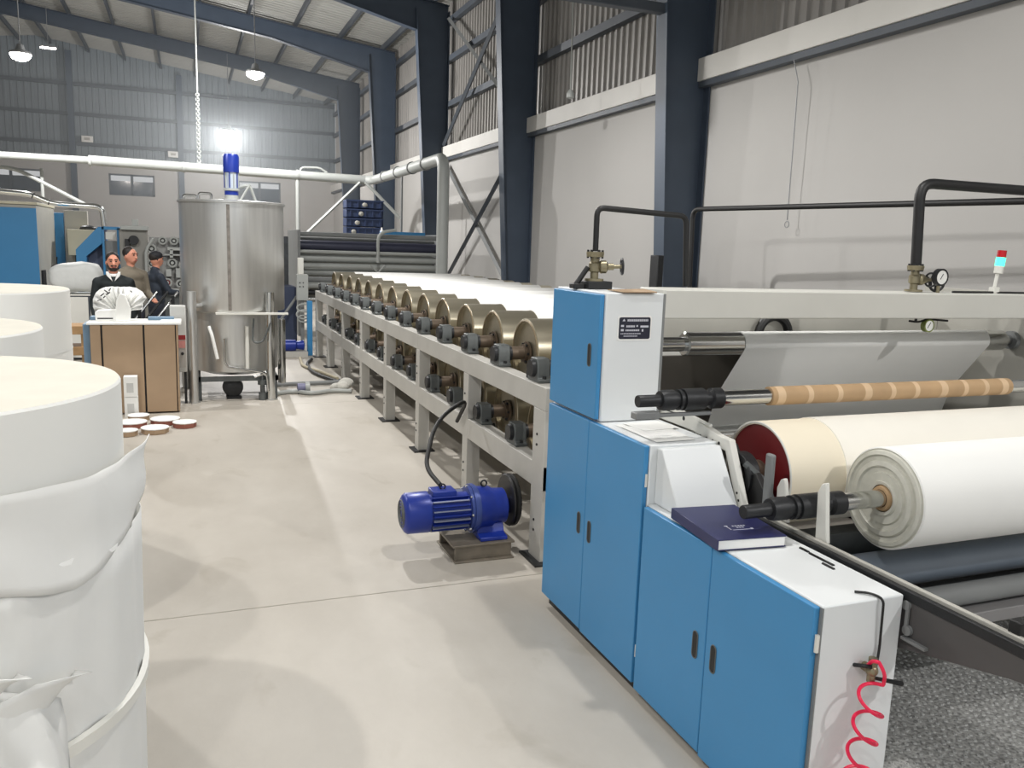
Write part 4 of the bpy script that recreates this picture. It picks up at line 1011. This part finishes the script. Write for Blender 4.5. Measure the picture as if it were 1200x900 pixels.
# ------------------------------------------------------------------ machines at the far left
be = thing('blue_enclosure', 'large blue fronted machine enclosure at far left', 'machine', (-3.8, 19, 0))
B(-5.2, -2.60, 18.03, 20.3, .02, 2.52).build('housing', LGREY, be, .01)
B(-5.2, -2.60, 18.0, 18.028, .02, 2.46).build('front_panel', BLUE, be, .006)
B(-5.2, -2.58, 17.99, 20.3, 2.521, 2.57).build('top_cap', BEIGE, be, .006)
B(-2.598, -2.56, 18.2, 18.5, .8, 1.3).build('side_latch', DARK, be)
bp_ = thing('blue_post', 'narrow blue upright panel beside the large enclosure', 'panel', (-2.5, 20.45, 0))
B(-2.66, -2.44, 20.4, 20.55, 0, 2.44).build('panel', BLUE, bp_, .006)
MB().tube(rpath([(-2.6, 20.38, 1.5), (-2.6, 20.33, 1.45), (-2.6, 20.33, 1.25), (-2.6, 20.38, 1.2)], .03), .012, 8).build('handle', DARK, bp_)
tag(B(-2.42, -1.98, 20.42, 20.6, 0, 2.5).build('grey_panel', LGREY, None, .006), 'pale grey upright panel right of the blue post', 'panel')
ex = thing('exhaust_pipe', 'shiny bent exhaust pipe above the far left machines', 'pipe', (-2.6, 20.9, 2.6))
MB().tube(rpath([(-6.5, 20.9, 3.0), (-3.1, 20.9, 2.82), (-2.72, 20.9, 2.64), (-1.72, 20.9, 2.62), (-1.68, 20.9, 2.1)], .16, 8), .062, 14).build('pipe_run', CHROME, ex)
for x in (-3.05, -2.75): MB().torus((x, 20.9, 2.80 if x < -3 else 2.66), (1, 0, -.4), .066, .012, 20, 6).build('clamp', DARK, ex)
bx = thing('beige_box', 'beige machine box on black stand behind blue guard', 'box', (-2.0, 20.2, 0))
B(-2.32, -1.72, 19.9, 20.35, 1.56, 2.10).build('case', BEIGE, bx, .008); B(-2.2, -1.8, 19.95, 20.3, 0, 1.558).build('stand', BLACK, bx); MB().ell((-1.95, 20.1, 2.12), (.16, .1, .08)).build('cable_heap', DARK, bx)
bg = thing('blue_guard', 'blue slanted sheet metal guard with grey window', 'guard', (-1.6, 18, 0))
MB().prism([(-1.96, 0), (-1.96, 1.72), (-1.56, 2.16), (-1.5, 2.16), (-1.5, 1.85), (-1.78, 1.6), (-1.78, 0)], 'Y', 17.9, 18.6).build('slanted_side', BLUE, bg, .006)
MB().box(-1.5, -1.46, 17.9, 18.6, 0, 2.17).box(-1.24, -1.2, 17.9, 18.6, 0, 2.15).box(-1.5, -1.2, 17.9, 18.6, 2.11, 2.17).build('front_frame', BLUE, bg, .004)
B(-1.46, -1.24, 18.0, 18.03, 0, 1.9).build('window', GREY, bg); B(-1.44, -1.26, 17.95, 18.0, 1.93, 2.07).build('top_plate', CREAMW, bg)
B(-1.775, -1.505, 18.2, 18.25, 0, 1.84).build('inner_panel', mat('guard_inner', (78,88,112), .5), bg)
pr_ = thing('printing_press', 'grey printing press with many small black and white rollers', 'machine', (-.6, 17.6, 0))
B(-1.18, -.70, 17.6, 18.2, 0, 2.12).build('side_plate', mat('press_grey', (140,138,132), .5, .1, .05), pr_, .006)
B(-1.15, -.68, 17.5, 18.2, 2.121, 2.2).build('cover', PIPEW, pr_, .006); B(-.95, -.85, 17.6, 17.8, 2.2, 2.32).build('mast', PIPEW, pr_, .006)
MB().cyl((-.93, 17.6, 1.93), (-.93, 17.5, 1.93), .09, n=20).build('dial_wheel', DARK, pr_)
B(-1.08, -1.0, 17.5, 17.6, 1.75, 1.95).build('switch', DARK, pr_)
B(-.70, .25, 17.7, 18.1, 0, .95).build('base', DGREY, pr_, .006)
B(-.66, .2, 17.62, 17.7, .96, 2.0).build('back_plate', mat('press_dark', (150,150,148), .5, .1, .15, 6), pr_)
random.seed(3)
for (x, z) in ((-.62, 1.78), (-.42, 1.94), (-.22, 1.94), (-.62, 1.5), (-.26, 1.52), (-.06, 1.48), (-.05, 1.92), (-.36, 1.14), (-.12, 1.12), (-.5, 1.24), (.1, 1.7), (.1, 1.2)):
    rr = .085 if z < 1.9 else .075
    ro = MB().cyl((x, 17.5, z), (x, 17.75, z), rr, n=24).build('press_roller', BLACK if random.random() < .8 else REDD, pr_)
    MB().torus((x, 17.5, z), (0,1,0), rr*.85, .02, 24, 6).build('ring', PIPEW, ro); MB().cyl((x, 17.49, z), (x, 17.5, z), rr*.35, n=14).build('hub', PIPEW, ro)
for (x0, x1, z0, z1) in ((-.34, -.02, 1.76, 1.82), (-.3, -.24, 1.62, 1.78), (-.12, -.05, 1.6, 1.76), (-.38, -.28, 1.26, 1.4), (-.2, -.12, 1.24, 1.42), (-.5, -.1, 1.0, 1.03), (-.56, -.52, 1.3, 1.72), (-.4, -.05, 1.66, 1.69), (-.02, .06, 1.3, 1.4)):
    B(x0, x1, 17.42, 17.6, z0, z1).build('bracket', PIPEW, pr_, .004)
MB().tube(rpath([(-.72, 17.45, 1.0), (-.72, 17.45, 1.75), (-.58, 17.45, 1.98)], .1), .03, 10).build('curved_bar', PIPEW, pr_)
B(-.1, .02, 17.44, 17.6, 1.8, 1.98).build('teal_motor', TEAL, pr_, .01)
# wrapped bale on white cabinet
sc = thing('steel_cupboard', 'white steel cupboard with dark edges under the wrapped bale', 'cupboard', (-1.7, 15.2, 0))
B(-2.1, -1.29, 15.0, 15.6, .02, 1.04).build('body', GIRT, sc, .004)
for (a, b) in ((-2.08, -1.82), (-1.79, -1.50), (-1.47, -1.30)): B(a, b, 14.975, 14.998, .04, 1.02).build('door', CREAMW, sc, .004)
B(-2.1, -1.29, 14.98, 15.6, 1.041, 1.06).build('top', CREAMW, sc)
mb = MB().ell((0, 0, 0), 1, 40, 24); q = []
for v in mb.v:
    f = lambda a, e: math.copysign(abs(a)**e, a)
    x, y, z = f(v.x, .45)*.39, f(v.y, .5)*.28, f(v.z, .5)*.215
    w = .03*math.sin(z*30+x*6+2*math.sin(x*9))+.03*math.sin(x*8+z*7)+.02*math.sin(z*55-x*11)
    q.append(Vector((-1.68+x, 15.28+y*(1+w), 1.325+z*(1+.08*math.sin(x*6+1))+w*.6)))
mb.v = q
o = mb.build('wrapped_bale', mat('bale_wrap', (206,208,206), .6, 0, .06, 4, .3, 9), None, ang=80); tag(o, 'lumpy white wrapped bale lying on the steel cupboard', 'bale')

# ------------------------------------------------------------------ coating unit behind the dryer
cu = thing('coating_unit', 'coating unit with stacked horizontal rollers behind the dryer', 'machine', (3.8, 19, 0))
for x in (2.2, 5.35): B(x, x+.06, 18.3, 20.2, 0, 2.25).build('side_frame', GREY, cu, .004)
for (y, z, r, m, nm) in ((18.5, 2.17, .05, GREY, 'rail'), (18.9, 2.06, .06, GREY, 'roller'), (18.7, 1.93, .11, mat('navy_roller', (58,60,78), .4, .2), 'roller'), (18.4, 1.80, .035, PIPEW, 'roller'), (18.6, 1.66, .08, PIPEW, 'roller'),
        (18.5, 1.5, .06, PIPEW, 'roller'), (18.7, 1.36, .09, PIPEW, 'roller'), (18.5, 1.2, .06, GREY, 'roller'), (18.45, 1.08, .07, PIPEW, 'roller'), (18.5, .92, .06, DARK, 'roller'), (18.45, .78, .07, CHROME, 'roller'), (19.2, 1.6, .3, LGREY, 'backing_roller'), (19.3, 1.0, .3, LGREY, 'backing_roller')):
    MB().cyl((2.27, y, z), (5.34, y, z), r, n=24).build(nm, m, cu)
B(4.3, 5.34, 19.6, 19.9, 1.7, 2.3).build('blue_hood', BLUE, cu, .01)
MB().tube(rpath([(3.9, 18.2, 1.6), (3.9, 18.2, 2.25), (4.3, 18.2, 2.32)], .2), .035, 10).build('feed_pipe', PIPEW, cu)
MB().tube([(3.75, 18.2, 1.55), (3.9, 18.2, 1.38), (4.05, 18.2, 1.55)], .03, 8).build('fork', PIPEW, cu)
pn = thing('panel_box', 'pale control panel with small buttons near the dryer end', 'box', (1.98, 15.6, 0))
B(1.86, 2.06, 15.6, 15.75, .95, 1.42).build('case', PIPEW, pn, .006); B(1.88, 1.98, 15.6, 15.72, 1.42, 1.72).build('upper_case', CREAMW, pn, .006)
for x in (1.91, 1.97):
    for z in (1.2, 1.27): MB().cyl((x, 15.6, z), (x, 15.59, z), .012, n=8).build('button', DARK, pn)
B(1.93, 1.99, 15.64, 15.7, 0, .95).build('stand', GREY, pn)
for k, (z, r) in enumerate(((.82, .12), (.7, .13), (.62, .11))): MB().torus((1.97, 15.52, z), (.1, 1, .3*(k-1)), r, .016, 28, 8, .6).build('hose_loop', PIPEW, pn)
du = thing('drive_unit', 'dark navy drive unit with sloping bar behind the tank', 'machine', (1.75, 16.6, 0))
B(1.55, 1.95, 16.4, 17.2, 0, 1.15).build('case', mat('drive_navy', (52,62,86), .5), du, .01)
B(1.5, 1.9, 17.3, 17.5, 0, 2.1).build('tower', mat('drive_dark', (58,62,66), .5, .1, .3, 9), du, .01)
for z in (1.3, 1.5, 1.7, 1.9): MB().cyl((1.62, 17.3, z), (1.62, 17.2, z), .06, n=16).build('knob', PIPEW, du)
MB().tube([(1.45, 15.9, .35), (1.92, 16.2, .98)], .025, 8).build('sloping_bar', GREY, du)
bm2 = thing('blue_pump', 'small blue pump set on floor left of the dryer end', 'pump', (1.75, 15.0, 0))
MB().lathe([(0, .08), (.02, .1), (.2, .1), (.22, .07), (.34, .09), (.36, .04)], (1.55, 15.0, .2), (1,0,0), 20).build('motor', MBLUE, bm2); B(1.5, 1.95, 14.85, 15.15, 0, .1).build('base', FRAME, bm2, .004)
tag(B(1.97, 2.06, 15.06, 15.16, 0, .98).build('blue_upright', BLUE, None, .01), 'bright blue upright box at the far end of the dryer', 'box')
# blue crates on the platform
pf = thing('crate_platform', 'grey platform on posts carrying the blue crates', 'platform', (4.6, 23, 0))
B(4.0, 5.35, 22.6, 23.5, 2.13, 2.2).build('deck', GREY, pf, .006)
for (x, y) in ((4.02, 22.62), (5.25, 22.62), (4.02, 23.4), (5.25, 23.4)): B(x, x+.08, y, y+.08, 0, 2.13).build('post', GREY, pf)
for i, z in enumerate((2.202, 2.44, 2.68, 2.92)):
    c_ = thing('blue_crate', ['lowest blue plastic crate of the stack', 'second lowest blue plastic crate of the stack', 'third blue plastic crate of the stack', 'topmost blue plastic crate of the stack'][i], 'crate', (4.5, 23, z), 'stacked blue crates')
    mb = MB().box(4.02, 5.0, 22.7, 23.3, z, z+.02)
    for a in ((4.02, 5.0, 22.7, 22.72), (4.02, 5.0, 23.28, 23.3), (4.02, 4.04, 22.7, 23.3), (4.98, 5.0, 22.7, 23.3)): mb.box(*a, z, z+.225)
    mb.build('shell', CRATEB, c_, .004)
    B(4.0, 5.02, 22.68, 22.7, z+.19, z+.225).build('rim', CRATEB, c_)
    for x in (4.1, 4.3, 4.5, 4.7, 4.9): B(x, x+.03, 22.68, 22.7, z+.02, z+.18).build('rib', CRATEB, c_)
    MB().ell((4.2+.1*i, 22.69, z+.1), (.07, .02, .06)).build('label_spot', LGREY, c_)
tag(MB().lathe([(0, .05), (.14, .05), (.2, .02), (.24, .02)], (4.95, 22.62, 2.2), (0,0,1), 14).build('white_bottle', PAPER), 'white bottle standing in front of the blue crates', 'bottle')

for (x, z, lb) in ((-3.74, 5.9, 'small white box high on the far wall, left of the chain'), (-.41, 5.5, 'small white box high on the far wall beside the chain')):
    t = thing('wall_box', lb, 'box', (x, 40.05, z)); B(x-.22, x+.22, 40.0, 40.1, z-.13, z+.13).build('case', PAPER, t, .02); B(x-.1, x+.1, 39.98, 40.0, z-.05, z+.05).build('cover', LGREY, t)
# ------------------------------------------------------------------ overhead duct with supports, chain
od = thing('overhead_duct', 'long pale pipe duct crossing the hall and turning along the wall', 'duct', (2.9, 24, 0))
MB().tube([(-12, 24, 3.8), (-2.2, 24, 3.84)], .09, 18).build('pipe_run', PIPEW, od)
MB().tube([(-2.2, 24, 3.84), (4.85, 24, 3.76)], .125, 20).build('pipe_run', PIPEW, od)
MB().tube(rpath([(4.8, 24, 3.76), (5.0, 23.8, 3.77), (5.0, 17.0, 3.80), (5.0, 17.0, 1.05)], .3, 8), .125, 20).build('pipe_run', PIPEW, od)
for x, r in ((-6.2, .11), (-4.2, .11), (-2.2, .145), (.0, .14), (2.9, .14)): MB().cyl((x-.03, 24, 3.82-.005*(x+2)), (x+.03, 24, 3.82-.005*(x+2)), r, n=24).build('flange', PIPEW, od)
for y in (22.5, 21, 19.6, 18.4): MB().cyl((5.0, y-.03, 3.79), (5.0, y+.03, 3.79), .145, n=24).build('clamp', GREY, od)
MB().cyl((2.9, 24, 0), (2.9, 24, 3.7), .055, n=16).build('support_post', PIPEW, od)
MB().tube(rpath([(2.9, 24, 3.65), (3.0, 24, 4.0), (3.5, 24, 4.02), (3.7, 24, 3.9)], .1), .03, 8).build('saddle', PIPEW, od)
MB().tube([(3.0, 23.9, 2.1), (4.6, 23.9, 3.68)], .045, 6).build('brace', PIPEW, od)
MB().tube([(4.75, 23.9, 3.7), (5.75, 23.9, 2.75)], .05, 6).build('brace', PIPEW, od)
MB().cyl((5.0, 20.6, 3.7), (5.0, 20.6, 2.0), .025, n=10).build('drop_rod', GREY, od)
ch = thing('hanging_chain', 'long pale chain hanging from the roof to the duct', 'chain', (.38, 24, 3.98))
for k in range(30):
    z = 3.99+k*.06
    MB().torus((.38, 24, z), (1, 0, 0) if k % 2 else (0, 1, 0), .04, .014, 12, 6).build('link', PIPEW, ch)
MB().cyl((.38, 24, 5.76), (.38, 24, roofz(.38)-.3), .02, n=8).build('rod', PIPEW, ch)
t = thing('guy_frame', 'pale tubular frame with slanted stay at far left', 'frame', (-5.1, 22, 0))
MB().tube([(-3.35, 24.4, 0), (-3.35, 24.4, 3.6)], .04, 8).build('upright', PIPEW, t); MB().tube(rpath([(-4.4, 24.4, 3.6), (-3.9, 24.4, 3.55), (-2.4, 24.4, 2.75)], .2), .05, 8).build('stay', PIPEW, t)

# ------------------------------------------------------------------ dusty haze in the far end of the hall
HZ = bpy.data.materials.new('dust_haze'); HZ.use_nodes = True
_n = HZ.node_tree; _n.nodes.clear()
_o = _n.nodes.new('ShaderNodeOutputMaterial'); _s = _n.nodes.new('ShaderNodeVolumeScatter')
_s.inputs['Color'].default_value = (.86, .94, 1, 1); _s.inputs['Density'].default_value = .028; _s.inputs['Anisotropy'].default_value = .3
_n.links.new(_s.outputs[0], _o.inputs['Volume'])
hz = B(-17.3, 5.4, 24.45, 39.9, .05, 7.55).build('haze', HZ)
tag(hz, 'thin dusty haze filling the far end of the hall', 'haze', kind='stuff')
